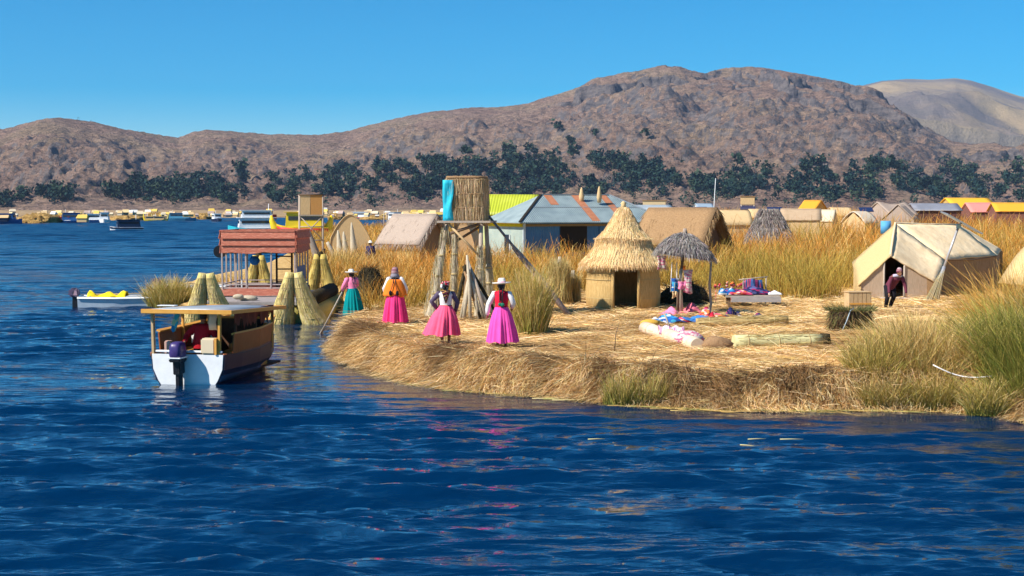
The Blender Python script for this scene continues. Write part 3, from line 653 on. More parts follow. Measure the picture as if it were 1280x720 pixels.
C_pink = cloth('hot_pink_cloth', (.80, .045, .20)); C_coral = cloth('coral_pink_cloth', (.86, .10, .20)); C_mag = cloth('magenta_cloth', (.88, .08, .38))
C_teal = cloth('teal_cloth', (.0, .20, .21)); C_orange = cloth('orange_cloth', (.82, .20, .025)); C_red = cloth('red_cloth', (.62, .015, .045)); C_white = cloth('white_cloth', (.72, .70, .70))
C_rose = cloth('rose_cloth', (.80, .22, .38)); C_blue = cloth('blue_cloth', (.03, .14, .42), (.06, .26, .62)); C_dkblue = cloth('dark_blue_cloth', (.015, .025, .11), (.05, .05, .16)); C_maroon = cloth('maroon_cloth', (.14, .035, .06)); C_blk = cloth('black_cloth', (.014, .013, .018)); C_grey = cloth('grey_violet_cloth', (.10, .075, .12))
C_cyan = mat('cyan_tarp', (.01, .36, .55), .6, (.03, .60, .75), 3, (1, 1, .5), .05, 5, mix=(.3, .7)); C_yellow = cloth('yellow_cloth', (.80, .60, .02)); C_canvas = mat('cream_canvas', (.76, .56, .33), .85, (.88, .70, .46), 1.6, (1, 1, 1), .05, 2.5, mix=(.3, .7), spec=.1)
def pattern(name, cols, scale=14, st=(1, 1, 3)):
    "woven textile: hard bands of several colours"
    if name in MATS: return MATS[name]
    m = bpy.data.materials.new(name); m.use_nodes = True; MATS[name] = m; n = m.node_tree; b_ = n.nodes['Principled BSDF']; b_.inputs['Roughness'].default_value = .9; b_.inputs['Specular IOR Level'].default_value = .1
    tc = n.nodes.new('ShaderNodeTexCoord'); mp = n.nodes.new('ShaderNodeMapping'); mp.inputs['Scale'].default_value = st; n.links.new(tc.outputs['Object'], mp.inputs[0])
    v = n.nodes.new('ShaderNodeTexVoronoi'); v.inputs['Scale'].default_value = scale; n.links.new(mp.outputs[0], v.inputs['Vector'])
    sp = n.nodes.new('ShaderNodeSeparateColor'); n.links.new(v.outputs['Color'], sp.inputs[0])
    cr = n.nodes.new('ShaderNodeValToRGB'); cr.color_ramp.interpolation = 'CONSTANT'
    cr.color_ramp.elements[0].color = (*cols[0], 1); cr.color_ramp.elements[1].position = 1/len(cols); cr.color_ramp.elements[1].color = (*cols[1], 1)
    for i, c in enumerate(cols[2:]): e = cr.color_ramp.elements.new((i+2)/len(cols)); e.color = (*c, 1)
    n.links.new(sp.outputs[0], cr.inputs[0]); n.links.new(cr.outputs[0], b_.inputs['Base Color']); return m
K_dark = pattern('dark_woven_textile', [(.02, .025, .09), (.05, .03, .12), (.35, .03, .12), (.015, .02, .06), (.10, .12, .30), (.02, .03, .10)], 9)
K_red = pattern('red_woven_textile', [(.55, .04, .06), (.70, .20, .05), (.65, .50, .42), (.30, .03, .06), (.60, .08, .20)], 9)
K_blue = pattern('blue_white_textile', [(.02, .12, .40), (.03, .25, .60), (.60, .62, .66), (.02, .08, .30), (.05, .30, .50)], 6)
K_pink = pattern('pink_white_textile', [(.60, .22, .30), (.66, .58, .55), (.50, .14, .24), (.66, .60, .54)], 13)
K_stripe = pattern('purple_striped_cloth', [(.40, .12, .30), (.66, .56, .58), (.48, .26, .40), (.70, .60, .50)], 12, (6, 1, 1))

def local(o, v): return v
# ================================================================ PEOPLE
def remesh_body(mb, name, m, parent, voxel=.009):
    me = mb.mesh(name); o = link_mesh(name, me, m)
    r = o.modifiers.new('r', 'REMESH'); r.mode = 'VOXEL'; r.voxel_size = voxel; r.use_smooth_shade = True
    s_ = o.modifiers.new('s', 'SMOOTH'); s_.iterations = 2; s_.factor = .5
    dg = bpy.context.evaluated_depsgraph_get(); new = bpy.data.meshes.new_from_object(o.evaluated_get(dg), depsgraph=dg)
    o.modifiers.clear(); o.data = new; o.parent = parent
    if not new.materials: new.materials.append(m)
    return o
def hand(mb, w_, d, side):
    "palm and five curled fingers from the wrist w_ along d"
    w_ = Vector(w_); d = Vector(d).normalized(); s_ = Vector(side).normalized(); n = d.cross(s_)
    mb.tube([w_, w_+d*.04, w_+d*.085], [.022, .034, .030], 8, sq=.6)
    for k, L in enumerate((.062, .072, .068, .052)):
        b_ = w_+d*.08+s_*(.027-.018*k); mb.tube([b_, b_+d*L*.5, b_+d*L*.85+n*L*.35], [.0088, .0082, .007], 6)
    b_ = w_+d*.03+s_*.028; mb.tube([b_, b_+(d+s_*.9).normalized()*.035, b_+(d*1.4+s_*.6).normalized()*.068], [.011, .010, .008], 6)
def head(mb, c, f, s=1.0):
    "head with nose, brow, chin and ears; f = facing direction"
    c = Vector(c); f = Vector(f).normalized(); r = Vector((f.y, -f.x, 0)).normalized(); u = Vector((0, 0, 1))
    mb.ball(c, (.078*s, .092*s, .112*s)); mb.ball(c+f*.035*s-u*.06*s, (.05*s, .05*s, .05*s))
    mb.tube([c+f*.085*s+u*.012*s, c+f*.112*s-u*.022*s, c+f*.085*s-u*.032*s], [.009*s, .016*s, .010*s], 6)
    mb.tube([c+f*.082*s-r*.02*s-u*.058*s, c+f*.092*s-u*.056*s, c+f*.082*s+r*.02*s-u*.058*s], [.006*s, .009*s, .006*s], 6)
    mb.tube([c+f*.078*s-r*.045*s+u*.03*s, c+f*.092*s+u*.03*s, c+f*.078*s+r*.045*s+u*.03*s], [.008*s]*3, 6)
    for q in (-1, 1): mb.tube([c+r*q*.078*s-u*.02*s, c+r*q*.088*s+u*.012*s], [.010*s, .014*s], 6)
def eyes(c, f, parent, s=1.0):
    c = Vector(c); f = Vector(f).normalized(); r = Vector((f.y, -f.x, 0)).normalized()
    for q in (-1, 1):
        e = MB(); e.ball(c+f*.083*s+r*q*.030*s+Vector((0, 0, .010*s)), .009*s, 8, 6); e.build('eye', M_black, parent)
def skirt(top_r, hem_r, z0, z1, c=(0, 0), pleats=15, lean=(0, 0), amp=.15, ph=0.0, sway=0.0):
    mb = MB(); prof = []; N = 12
    for i in range(N+1):
        t = i/N; prof.append((top_r+(hem_r-top_r)*(.25*math.sin(min(1,t*2.2)*math.pi/2)+.75*t), z0+(z1-z0)*t))
    def fn(a, t): return 1+amp*min(1, .25+t)*(math.sin(pleats*a+ph+2.2*math.sin(a*3+ph))+.55*math.sin(round(pleats*1.9)*a+1+2*math.sin(2*a+ph)))*.85+sway*t*math.cos(a-ph)
    o0 = len(mb.v); mb.lathe(prof, 84, (c[0], c[1], 0), fn)
    mb.lathe([(r*.97-.004, z) for r, z in reversed(prof)], 84, (c[0], c[1], 0), lambda a, t: fn(a, 1-t))
    for v in mb.v[o0:]:
        t = (z0-v.z)/(z0-z1); v.x += lean[0]*t; v.y += lean[1]*t
        v.z += .018*t*math.sin(pleats*math.atan2(v.y, v.x)*.5+ph)
    return mb
def brim_hat(c, r, hgt, parent, band=None, m=None, tilt=0.0):
    mb = MB(); c = Vector(c)
    mb.lathe([(.001, hgt), (.055, hgt*.99), (.082, hgt*.82), (.090, .025), (.11, .008), (r*.75, .0), (r, .022), (r*.99, .010), (r*.7, -.012), (.09, -.012), (.086, .0)], 30, c, lambda a, t: 1+.02*math.sin(2*a+1))
    for v in mb.v: v.z += (v.x-c.x)*tilt
    h = mb.build('hat', m or M_hat, parent)
    if band:
        bb = MB(); bb.lathe([(.088, .02), (.094, .022), (.092, .045), (.086, .045)], 24, c); bb.build('hat_band', band, h)
    return h
def braid(pts, parent, r=.018, name='braid'):
    mb = MB(); P0 = [Vector(p) for p in pts]; n = 22; out = []; rad = []
    for i in range(n+1):
        t = i/n*(len(P0)-1); k = min(int(t), len(P0)-2); out.append(P0[k].lerp(P0[k+1], t-k)); rad.append(r*(1-.35*i/n)*(1+.22*math.sin(i*2.1)))
    mb.tube(out, rad, 8); return mb.build(name, M_hair, parent)
def base_body(parent, H=1.5, lh=None, rh=None, le=None, re=None, face=(0, 1, 0), leg=.06, walk=.08, lean=(0, 0), shoes=False, foot_f=(0, 1)):
    """standing body, facing +Y by default. lh / rh = wrists, le / re = elbows"""
    k = H/1.55; mb = MB(); lx, ly = lean
    hip = Vector((0, 0, .82*k)); ch = Vector((lx*.6, ly*.6, 1.15*k)); nk = Vector((lx, ly, 1.32*k)); hd = Vector((lx*1.15, ly*1.15, 1.44*k))
    for s_ in (-1, 1):
        kn = Vector((s_*.09, walk*s_*.5+.02, .44*k)); an = Vector((s_*.085, walk*s_, .07*k))
        mb.tube([hip+Vector((s_*.08, 0, .02)), hip+Vector((s_*.09, 0, -.15)), kn, kn+Vector((0, -.015, -.12)), an], [.085, .085, .052, .05, .032], 10)
        mb.tube([an+Vector((0, -.05, -.03)), an+Vector((0, .03, -.035)), an+Vector((foot_f[0]*.14, foot_f[1]*.14, -.05))], [.030, .036, .026], 8, sq=1.2)
    mb.tube([hip+Vector((0, 0, -.08)), hip+Vector((0, 0, .05)), Vector((lx*.3, ly*.3, .97*k)), ch, nk+Vector((0, 0, -.06)), nk+Vector((0, 0, -.01))], [.13, .14, .115, .135, .11, .05], 14, sq=.78)
    mb.tube([nk+Vector((0, 0, -.05)), nk+Vector((0, 0, .05)), hd+Vector((0, 0, -.04))], [.055, .048, .05], 10)
    head(mb, hd, face, k)
    for s_, el, wr in ((-1, le, lh), (1, re, rh)):
        sh = nk+Vector((s_*.165, 0, -.065)); el = Vector(el) if el else sh+Vector((s_*.06, -.02, -.27)); wr = Vector(wr) if wr else el+Vector((0, .06, -.23))
        mb.tube([sh+Vector((-s_*.05, 0, .01)), sh, sh.lerp(el, .5), el, el.lerp(wr, .35), wr], [.05, .055, .045, .038, .036, .024], 10)
        hand(mb, wr, wr-el, (0, 1, 0) if abs((wr-el).normalized().y) < .8 else (0, 0, 1))
    remesh_body(mb, 'body', M_skin, parent)
    return dict(hip=hip, ch=ch, nk=nk, hd=hd, k=k)
def top_garment(name, B, parent, m, z0=.86, r=.15, sleeves=None, sm=None, lean=(0, 0), wide=1.0, sr=(.068, .056, .042)):
    k = B['k']; lx, ly = B['nk'].x, B['nk'].y; mb = MB(); nk = B['nk']
    mb.tube([(0, 0, z0*k), (lx*.2, ly*.2, (z0+.10)*k), (lx*.6, ly*.6, 1.13*k), (lx*.9, ly*.9, 1.24*k), nk+Vector((0, 0, -.035)), nk+Vector((0, 0, .005))], [r*wide, r*.95*wide, r*1.08, r*1.0, r*.70, .065], 18, sq=.80, lump=.03)
    for s_ in (-1, 1): mb.ball(nk+Vector((s_*.135, 0, -.075)), (.075, .075, .065))
    g = remesh_body(mb, name, m, parent, .012)
    if sleeves:
        for (el, wr), s_ in zip(sleeves, (-1, 1)):
            sh = nk+Vector((s_*.165, 0, -.065)); e = MB(); el = Vector(el) if el else sh+Vector((s_*.06, -.02, -.27)); wr = Vector(wr) if wr else el+Vector((0, .06, -.23))
            e.tube([sh+Vector((-s_*.04, 0, .012)), sh, sh.lerp(el, .5), el, el.lerp(wr, .5), wr], [sr[0]*.9, sr[0], sr[1]*1.05, sr[1], sr[1]*.95, sr[2]], 12, lump=.06)
            e.build('sleeve', sm or m, g)
    return g

def women():
    # 1 right: white hat, red waistcoat, pink skirt
    p = G(627, 434); t = empty('person', p, R(-4), 'woman from behind in white brimmed hat, red waistcoat and long bright pink skirt', 'person')
    le, lh, re, rh = (-.30, .0, .99), (-.335, .04, .74), (.27, -.02, 1.03), (.235, .15, .90)
    B = base_body(t, 1.54, lh, rh, le, re, face=(0, 1, 0))
    skirt(.15, .345, .93, .13, (0, 0), 12, (.015, -.02), .125, .5).build('skirt', C_mag, t)
    top_garment('waistcoat', B, t, C_red, .90, .155)
    e = MB()
    for (a, b_, s_) in ((le, lh, -1), (re, rh, 1)):
        sh = B['nk']+Vector((s_*.165, 0, -.065)); m_ = MB(); a = Vector(a); b_ = Vector(b_)
        m_.tube([sh+Vector((-s_*.03, 0, .0)), sh, sh.lerp(a, .5), a, a.lerp(b_, .5), b_], [.06, .068, .066, .06, .058, .04], 12, lump=.06); m_.build('sleeve', C_white, t)
    h = brim_hat(B['hd']+Vector((0, 0, .045)), .215, .125, t, C_rose, tilt=.05)
    MB().ball(B['hd']+Vector((0, -.02, -.005)), (.088, .09, .105)).build('hair', M_hair, t)
    for s_ in (-1, 1): braid([B['hd']+Vector((s_*.035, -.095, -.03)), B['nk']+Vector((s_*.03, -.14, -.1)), (s_*.028, -.165, 1.02)], t)
    MB().ball((.03, -.175, .99), (.055, .03, .045), lump=.1).ball((-.03, -.17, 1.0), (.04, .03, .04), lump=.1).build('braid_pompom', cloth('green_tassel', (.02, .16, .10)), t)
    # 2 bare headed: white waistcoat, dark sleeves, coral skirt
    p = G(557, 431); t = empty('person', p, R(6), 'woman with red flowers in black hair, white waistcoat, dark sleeves and coral pink skirt', 'person')
    le, lh, re, rh = (-.335, -.05, 1.03), (-.20, .02, .86), (.285, .0, 1.0), (.24, .10, .80)
    B = base_body(t, 1.50, lh, rh, le, re, face=(.1, 1, 0), walk=.10)
    skirt(.15, .42, .93, .25, (0, 0), 11, (-.06, -.02), .14, 2.2, .09).build('skirt', C_coral, t)
    top_garment('waistcoat', B, t, C_white, .90, .148, ((le, lh), (re, rh)), C_grey)
    MB().lathe([(.150, .945), (.156, .95), (.156, .90), (.150, .895)], 24, (0, 0, 0), sy=.9).build('waistband', K_red, t)
    hr = MB().ball(B['hd']+Vector((0, -.015, .015)), (.092, .10, .115), lump=.05).build('hair', M_hair, t)
    fl = MB(); rr = random.Random(4)
    for i in range(16):
        a = rr.uniform(0, 6.28); fl.ball(B['hd']+Vector((math.cos(a)*.085, math.sin(a)*.085-.01, rr.uniform(.03, .11))), .026, 7, 5, .15)
    fl.build('hair_flowers', pattern('flower_red', [(.75, .02, .06), (.8, .3, .35), (.6, .01, .04), (.8, .65, .6)], 30), hr)
    MB().ball(B['hd']+Vector((-.085, -.02, .0)), (.035, .06, .055), lump=.1).build('headscarf', C_white, hr)
    for s_ in (-1, 1): braid([B['hd']+Vector((s_*.04, -.09, -.02)), B['nk']+Vector((s_*.05, -.14, -.08)), (s_*.03, -.165, 1.12), (0, -.165, 1.0)], t, .024)
    sc_ = MB(); sc_.sheet([[Vector((x*(.10*(1-v)+.008), -.150-.02*math.cos(x*2)-.012*v, 1.30-.30*v)) for x in (-1, -.5, 0, .5, 1)] for v in (0, .3, .6, 1)], .01); sc_.build('back_scarf', pattern('dark_flowered_scarf', [(.03, .015, .03), (.30, .02, .05), (.02, .02, .05), (.5, .3, .1), (.03, .01, .02)], 22), t)
    # 3 orange shawl
    p = G(494, 405); t = empty('person', p, R(-2), 'woman seen from behind in a grey pink knitted cap, orange shawl and deep pink skirt', 'person')
    le, lh, re, rh = (-.30, .02, .98), (-.27, .20, .85), (.30, .02, .98), (.27, .20, .85)
    B = base_body(t, 1.55, lh, rh, le, re, face=(0, 1, 0), walk=.03)
    skirt(.17, .345, .96, .06, (0, 0), 12, (0, 0), .11, 1.1).build('skirt', C_pink, t)
    top_garment('blouse', B, t, C_white, .90, .16, ((le, lh), (re, rh)), C_white, sr=(.078, .066, .05))
    mb = MB()
    rows = []
    for i in range(9):
        v = i/8; z = 1.25-.46*v; w_ = .15+.15*v**.6
        rows.append([Vector((math.sin(a)*w_*1.10, -math.cos(a)*(.145+.075*v), z+.05*math.cos(a*5)*v*.4+(.02*math.sin(7*a)*v))) for a in [(-1.75+3.5*j/22) for j in range(23)]])
    mb.sheet(rows, .014); mb.build('shawl', C_orange, t)
    MB().lathe([(.17, 1.19), (.155, 1.25), (.11, 1.285), (.105, 1.26), (.15, 1.22)], 24, (0, -.01, 0), sy=.85).build('collar', C_blk, t)
    capm = pattern('knitted_cap', [(.28, .10, .12), (.34, .18, .20), (.22, .12, .16), (.40, .28, .28)], 14, (.2, .2, 5))
    MB().lathe([(.001, .125), (.06, .115), (.092, .06), (.102, -.02), (.108, -.07), (.10, -.07), (.09, 0)], 24, B['hd']+Vector((0, 0, .03))).build('knitted_cap', capm, t)
    MB().lathe([(.10, 0), (.125, -.06), (.13, -.10), (.10, -.10)], 20, B['hd']+Vector((0, -.01, -.03))).build('scarf', cloth('grey_scarf', (.22, .20, .24)), t)
    for s_, x in ((-1, -.10), (1, .09)):
        braid([B['hd']+Vector((s_*.03, -.10, -.08)), (s_*.03, -.20, 1.15), (x, -.245, .93)], t, .012)
        MB().ball((x, -.25, .875), (.045, .03, .07), lump=.15).build('braid_pompom', C_blk, t)
    # 4 woman with the oar
    p = G(441, 396); t = empty('person', p, R(38), 'woman in a white brimmed hat, pink blouse and teal skirt holding a long oar', 'person')
    le, lh, re, rh = (-.26, .10, .98), (-.20, .28, .84), (.25, .12, 1.0), (-.06, .30, .90)
    B = base_body(t, 1.46, lh, rh, le, re, face=(0, 1, -.1), walk=.06, lean=(0, .07))
    skirt(.155, .31, .90, .06, (0, 0), 12, (.02, -.03), .12, .2).build('skirt', C_teal, t)
    top_garment('blouse', B, t, C_rose, .88, .155, ((le, lh), (re, rh)), C_rose, sr=(.078, .068, .048))
    brim_hat(B['hd']+Vector((0, 0, .045)), .20, .11, t)
    MB().ball(B['hd']+Vector((0, -.02, .0)), (.086, .088, .10)).build('hair', M_hair, t)
    for s_ in (-1, 1): braid([B['hd']+Vector((s_*.035, -.09, -.04)), B['nk']+Vector((s_*.05, -.13, -.12)), (s_*.04, -.15, 1.02)], t, .014)
    # the oar, from her hands down to the water
    w0 = p+Matrix.Rotation(R(38), 3, 'Z')@Vector((-.12, .31, .90)); w1 = P(403, 413, .10)
    d = (w0-w1); mb = MB(); mb.tube([w1, w0+d*.12], [.032, .026], 8); o = mb.build('oar', M_pole)
    tag(o, 'long grey wooden pole oar held by the woman in the teal skirt', 'oar')
    mb = MB(); mb.bar(w1-d.normalized()*.45, w1+d.normalized()*.05, .15, .03); mb.build('blade', M_pole, o, .006)
women()

def seated_boatman(par_loc, rz):
    t = empty('person', par_loc, rz, 'boatman in a dark red jacket seated at the stern of the wooden canopied boat', 'person')
    mb = MB(); hip = Vector((0, 0, .45)); nk = Vector((.02, .05, .97)); hd = Vector((.03, .08, 1.12))
    for s_ in (-1, 1): mb.tube([hip+Vector((s_*.09, 0, 0)), hip+Vector((s_*.12, .42, .03)), hip+Vector((s_*.12, .46, -.40)), hip+Vector((s_*.12, .60, -.42))], [.09, .065, .04, .03], 10)
    mb.tube([hip, hip+Vector((0, .0, .2)), nk-Vector((0, 0, .06)), nk, hd], [.15, .13, .13, .055, .05], 12, sq=.8)
    head(mb, hd, (.1, 1, 0), 1.05)
    el, wr = Vector((-.34, -.02, .70)), Vector((-.30, -.26, .56)); er, w2 = Vector((.30, .10, .70)), Vector((.22, .34, .66))
    for s_, e_, w_ in ((-1, el, wr), (1, er, w2)):
        sh = nk+Vector((s_*.18, 0, -.07)); mb.tube([sh-Vector((s_*.05, 0, 0)), sh, e_, w_], [.05, .055, .038, .026], 10); hand(mb, w_, w_-e_, (0, 0, 1))
    remesh_body(mb, 'body', M_skin, t)
    mb = MB(); mb.tube([hip+Vector((0, 0, -.04)), hip+Vector((0, 0, .15)), nk-Vector((0, 0, .14)), nk-Vector((0, 0, .04)), nk+Vector((0, 0, .01))], [.20, .19, .185, .15, .085], 16, sq=.85, lump=.03)
    for s_, e_, w_ in ((-1, el, wr), (1, er, w2)):
        sh = nk+Vector((s_*.18, 0, -.07)); mb.tube([sh-Vector((s_*.08, 0, 0)), sh, sh.lerp(e_, .5), e_, w_.lerp(e_, .15)], [.08, .09, .08, .072, .05], 12, lump=.05)
    remesh_body(mb, 'jacket', C_red2, t, .013)
    mb = MB()
    for s_ in (-1, 1): mb.tube([hip+Vector((s_*.09, -.02, 0)), hip+Vector((s_*.12, .42, .03)), hip+Vector((s_*.12, .46, -.38))], [.11, .085, .06], 10)
    mb.build('trousers', C_blk, t); MB().ball(hd+Vector((0, -.012, .03)), (.092, .10, .105)).build('hair', M_hair, t)
C_red2 = cloth('dark_red_jacket', (.38, .012, .02))

def tent_person():
    p = G(1112, 386); t = empty('person', p+Vector((.0, -.1, 0)), R(8), 'person in striped woolly hat and maroon jumper ducking out of the big tent doorway', 'person')
    mb = MB(); hip = Vector((0, .12, .72)); nk = Vector((.10, -.28, 1.10)); hd = Vector((.12, -.40, 1.20)); f = (.1, -1, -.25)
    legs = [((-.09, .10), (-.14, -.08, .40), (-.17, -.02, .07)), ((.09, .14), (.12, .02, .40), (.06, .16, .07))]
    for (hx, hy), kn, an in legs:
        kn = Vector(kn); an = Vector(an); mb.tube([Vector((hx, hy, .72)), kn, an], [.09, .055, .035], 10); mb.tube([an+Vector((0, .04, -.03)), an+Vector((0, -.14, -.045))], [.036, .03], 8)
    mb.tube([hip-Vector((0, 0, .03)), hip.lerp(nk, .4), hip.lerp(nk, .8), nk, hd], [.14, .125, .14, .06, .055], 12, sq=.8)
    head(mb, hd, f, 1.0)
    arms = []
    for s_ in (-1, 1):
        sh = nk+Vector((s_*.17, .04, -.05)); el = sh+Vector((s_*.10, -.02, -.27)); wr = el+Vector((s_*.02-.0, -.06, -.24)); arms.append((sh, el, wr)); mb.tube([sh-Vector((s_*.04, 0, 0)), sh, el, wr], [.05, .055, .038, .025], 10); hand(mb, wr, wr-el, (0, -1, 0))
    remesh_body(mb, 'body', M_skin, t); eyes(hd, f, t)
    mb = MB(); mb.tube([hip-Vector((0, 0, .02)), hip.lerp(nk, .5), hip.lerp(nk, .85), nk+Vector((0, 0, .0))], [.17, .165, .165, .08], 14, sq=.85, lump=.03)
    for sh, el, wr in arms: mb.tube([sh-Vector((0, 0, 0)), sh.lerp(el, .5), el, wr], [.075, .065, .058, .042], 12)
    remesh_body(mb, 'jumper', C_maroon, t, .013)
    mb = MB(); mb.tube([nk+Vector((-.14, .02, -.02)), nk+Vector((0, -.05, .0)), nk+Vector((.14, .02, -.02))], [.05, .06, .05], 8); mb.build('scarf', cloth('pale_scarf', (.42, .40, .52)), t)
    mb = MB()
    for (hx, hy), kn, an in legs: mb.tube([Vector((hx, hy, .74)), Vector(kn), Vector(an)+Vector((0, 0, .02))], [.115, .075, .06], 10, lump=.05)
    mb.build('trousers', C_blk, t)
    for (hx, hy), kn, an in legs: an = Vector(an); MB().tube([an+Vector((0, .06, -.03)), an+Vector((0, -.05, -.025)), an+Vector((0, -.17, -.04))], [.045, .048, .035], 8).build('shoe', M_black, t)
    MB().lathe([(.001, .13), (.05, .12), (.085, .07), (.098, .0), (.10, -.03), (.09, -.03)], 20, hd+Vector((0, .015, .03))).build('woolly_hat', pattern('hat_stripes', [(.45, .25, .28), (.16, .04, .07), (.5, .36, .38), (.22, .07, .10)], 10, (.1, .1, 6)), t)
tent_person()

def small_person(px, py, Y, h, top, hatm, lab, rz=0):
    p = GX(px, Y); t = empty('person', p, rz, lab, 'person'); B = base_body(t, h, walk=.04)
    mb = MB(); mb.lathe([(.20, .05), (.19, .5), (.17, .9)], 20); mb.build('trousers', C_blk, t)
    top_garment('coat', B, t, top, .70, .19, ((None, None), (None, None)), top)
    MB().lathe([(.001, .12), (.07, .10), (.10, .0), (.16, -.005), (.10, -.01)], 16, B['hd']+Vector((0, 0, .04))).build('hat', hatm, t)
small_person(463, 305, 73, 1.6, C_dkblue, M_hat, 'distant figure in dark clothes and a pale hat standing among the reeds', .4)
small_person(405, 305, 84, 1.25, C_blk, M_hair, 'distant crouching dark figure beside the curved grey reed prow', .9)

# ================================================================ THE WOODEN TAXI BOAT
M_shadehull = mat('shaded_white_hull', (.014, .018, .045), .45, (.022, .028, .06), 3)  # white hull: the shade on its side is put into this navy colour
def taxi():
    Ys = 32.2; org = Vector(((233-640)/F*Ys, Ys, 0)); rz = R(-11)
    t = empty('passenger_boat', org, rz, 'white hulled wooden boat with orange board canopy and indigo outboard, moving on the lake', 'boat'); t.scale = (1, .78, 1)
    secs = [(0, .86, .68, .78, -.28), (1.2, .92, .66, .84, -.3), (2.6, .93, .66, .82, -.3), (3.9, .84, .70, .66, -.28), (5.0, .58, .80, .36, -.2), (5.7, .22, .92, .10, -.05), (5.95, .03, 1.0, .02, .15)]
    mb = MB(); rows = []
    for y, wt, zt, wb, zb in secs: rows.append([(-wt, y, zt), (-wt*.97, y, zt*.5), (-wb*.92, y, .08), (-wb*.6, y, zb), (0, y, zb-.04), (wb*.6, y, zb), (wb*.92, y, .08), (wt*.97, y, zt*.5), (wt, y, zt)])
    mb.sheet(rows, .035, smooth=False)
    mb.solid([Vector(p) for p in rows[0]], [Vector(p)+Vector((0, .04, 0)) for p in rows[0]])
    hull = mb.build('hull', M_shadehull, t)
    mb = MB(); mb.solid([Vector(p)+Vector((0, -.03, 0)) for p in rows[0]], [Vector(p)+Vector((0, -.002, 0)) for p in rows[0]]); mb.build('transom', M_white, hull)
    for s_ in (-1, 1):
        mb = MB(); mb.sheet([[(s_*(wt*.985+.012), y, zt*.50), (s_*(wb*.93+.035), y, .06)] for y, wt, zt, wb, zb in secs[:4]], .01); mb.build('lower_stripe', mat('shaded_hull_band', (.10, .12, .19), .5), hull)  # lighter hull band, its shaded tone put into the colour
        mb = MB(); mb.sheet([[(s_*(wt+.015), y, zt+.03), (s_*(wt+.03), y, zt-.06)] for y, wt, zt, wb, zb in secs], .03); mb.build('gunwale', M_rwood, hull)
        mb = MB(); mb.sheet([[(s_*(wt-.02), y, zt-.02), (s_*(wt+.02), y, zt+.47)] for y, wt, zt, wb, zb in [(0.55, .9, .66, 0, 0)]+secs[1:5]], .03, smooth=False); mb.build('side_panel', M_rwood, t)
        mb = MB(); mb.sheet([[(s_*(wt-.03), y, zt+.47), (s_*(wt+.06), y, zt+.50)] for y, wt, zt, wb, zb in [(0.55, .9, .66, 0, 0)]+secs[1:5]], .04, smooth=False); mb.build('rail', M_wood, t)
    mb = MB(); mb.box((0, 2.6, .12), (1.5, 5.0, .05)); mb.build('floor', M_dwood, t)
    mb = MB()
    mb.solid([Vector((-.80, 4.1, .6)), Vector((.80, 4.1, .6)), Vector((.86, 4.1, 1.15)), Vector((-.86, 4.1, 1.15))], [Vector((-.45, 5.2, .7)), Vector((.45, 5.2, .7)), Vector((.5, 5.2, 1.22)), Vector((-.5, 5.2, 1.22))]); mb.build('foredeck', M_wood, t)
    mb = MB(); mb.box((-.6, 2.2, .42), (.42, 2.8, .5)); mb.box((.6, 2.6, .42), (.42, 2.2, .5)); mb.build('bench', M_wood, t, .02)
    # canopy
    mb = MB(); mb.sheet([[(-1.0, y, z), (-.5, y, z+.025), (0, y, z+.03), (.5, y, z+.025), (1.08, y, z)] for y, z in ((-.18, 1.69), (1.5, 1.66), (3.2, 1.60), (4.35, 1.55))], .03); rf = mb.build('canopy', mat('tin_sheet', (.30, .33, .36), .45, (.44, .47, .50), 3, metal=.3), t)
    mb = MB(); mb.bar((-1.05, -.20, 1.66), (1.14, -.20, 1.66), .04, .10); mb.bar((-1.04, 4.4, 1.53), (1.12, 4.4, 1.53), .04, .09)
    mb.bar((-1.02, -.18, 1.66), (-1.02, 4.38, 1.535), .05, .085); mb.bar((1.10, -.18, 1.66), (1.10, 4.38, 1.535), .05, .085); mb.build('canopy_edge', M_wood, t, .008)
    mb = MB()
    for y in (.8, 1.8, 2.8, 3.8): mb.bar((-1.0, y, 1.63-.028*y), (1.06, y, 1.63-.028*y), .05, .04)
    mb.build('canopy_beam', M_dwood, t)
    MB().box((-.55, .2, 1.775), (.42, .25, .015)).build('paper_sheet', M_white, rf)
    posts = [(-.84, .05, M_ltwood, .13), (.74, .06, M_wood, .10), (-.10, 1.9, M_ltwood, .055), (-.86, 2.2, M_wood, .07), (.86, .9, M_dwood, .05), (.86, 2.5, M_dwood, .06), (.84, 4.0, M_wood, .10), (-.84, 4.0, M_wood, .09)]
    for x, y, m, w_ in posts: mb = MB(); mb.bar((x, y, .55), (x*1.0+ (.02 if x > 0 else -.02), y, 1.64-.03*y), w_, .06); mb.build('post', m, t, .006)
    MB().bar((-.80, .05, .74), (.82, .05, .74), .07, .05).build('transom_cap', M_white, t, .01)
    MB().box((-.15, 4.0, .85), (1.35, .04, .85)).build('bulkhead', M_dwood, t); MB().box((-.15, 3.96, 1.29), (1.40, .06, .05)).build('bulkhead_rail', M_wood, t)
    # outboard
    e = empty('outboard_motor', org+Matrix.Rotation(rz, 3, 'Z')@Vector((-.13, -.22, 0)), rz, 'indigo and black outboard motor on the stern of the canopied boat', 'outboard motor')
    mb = MB(); mb.lathe([(.001, .99), (.09, .985), (.135, .95), (.155, .86), (.16, .70), (.14, .61), (.001, .60)], 28, (0, -.03, 0), lambda a, t_: (abs(math.cos(a))**4+abs(math.sin(a))**4)**-.25, sx=.92, sy=1.4); mb.build('cowl', M_purple, e); MB().box((0, -.03, .63), (.31, .45, .03)).build('cowl_trim', M_white, e, .01); MB().box((0, -.03, .575), (.27, .40, .08)).build('cowl_base', M_black, e, .02)
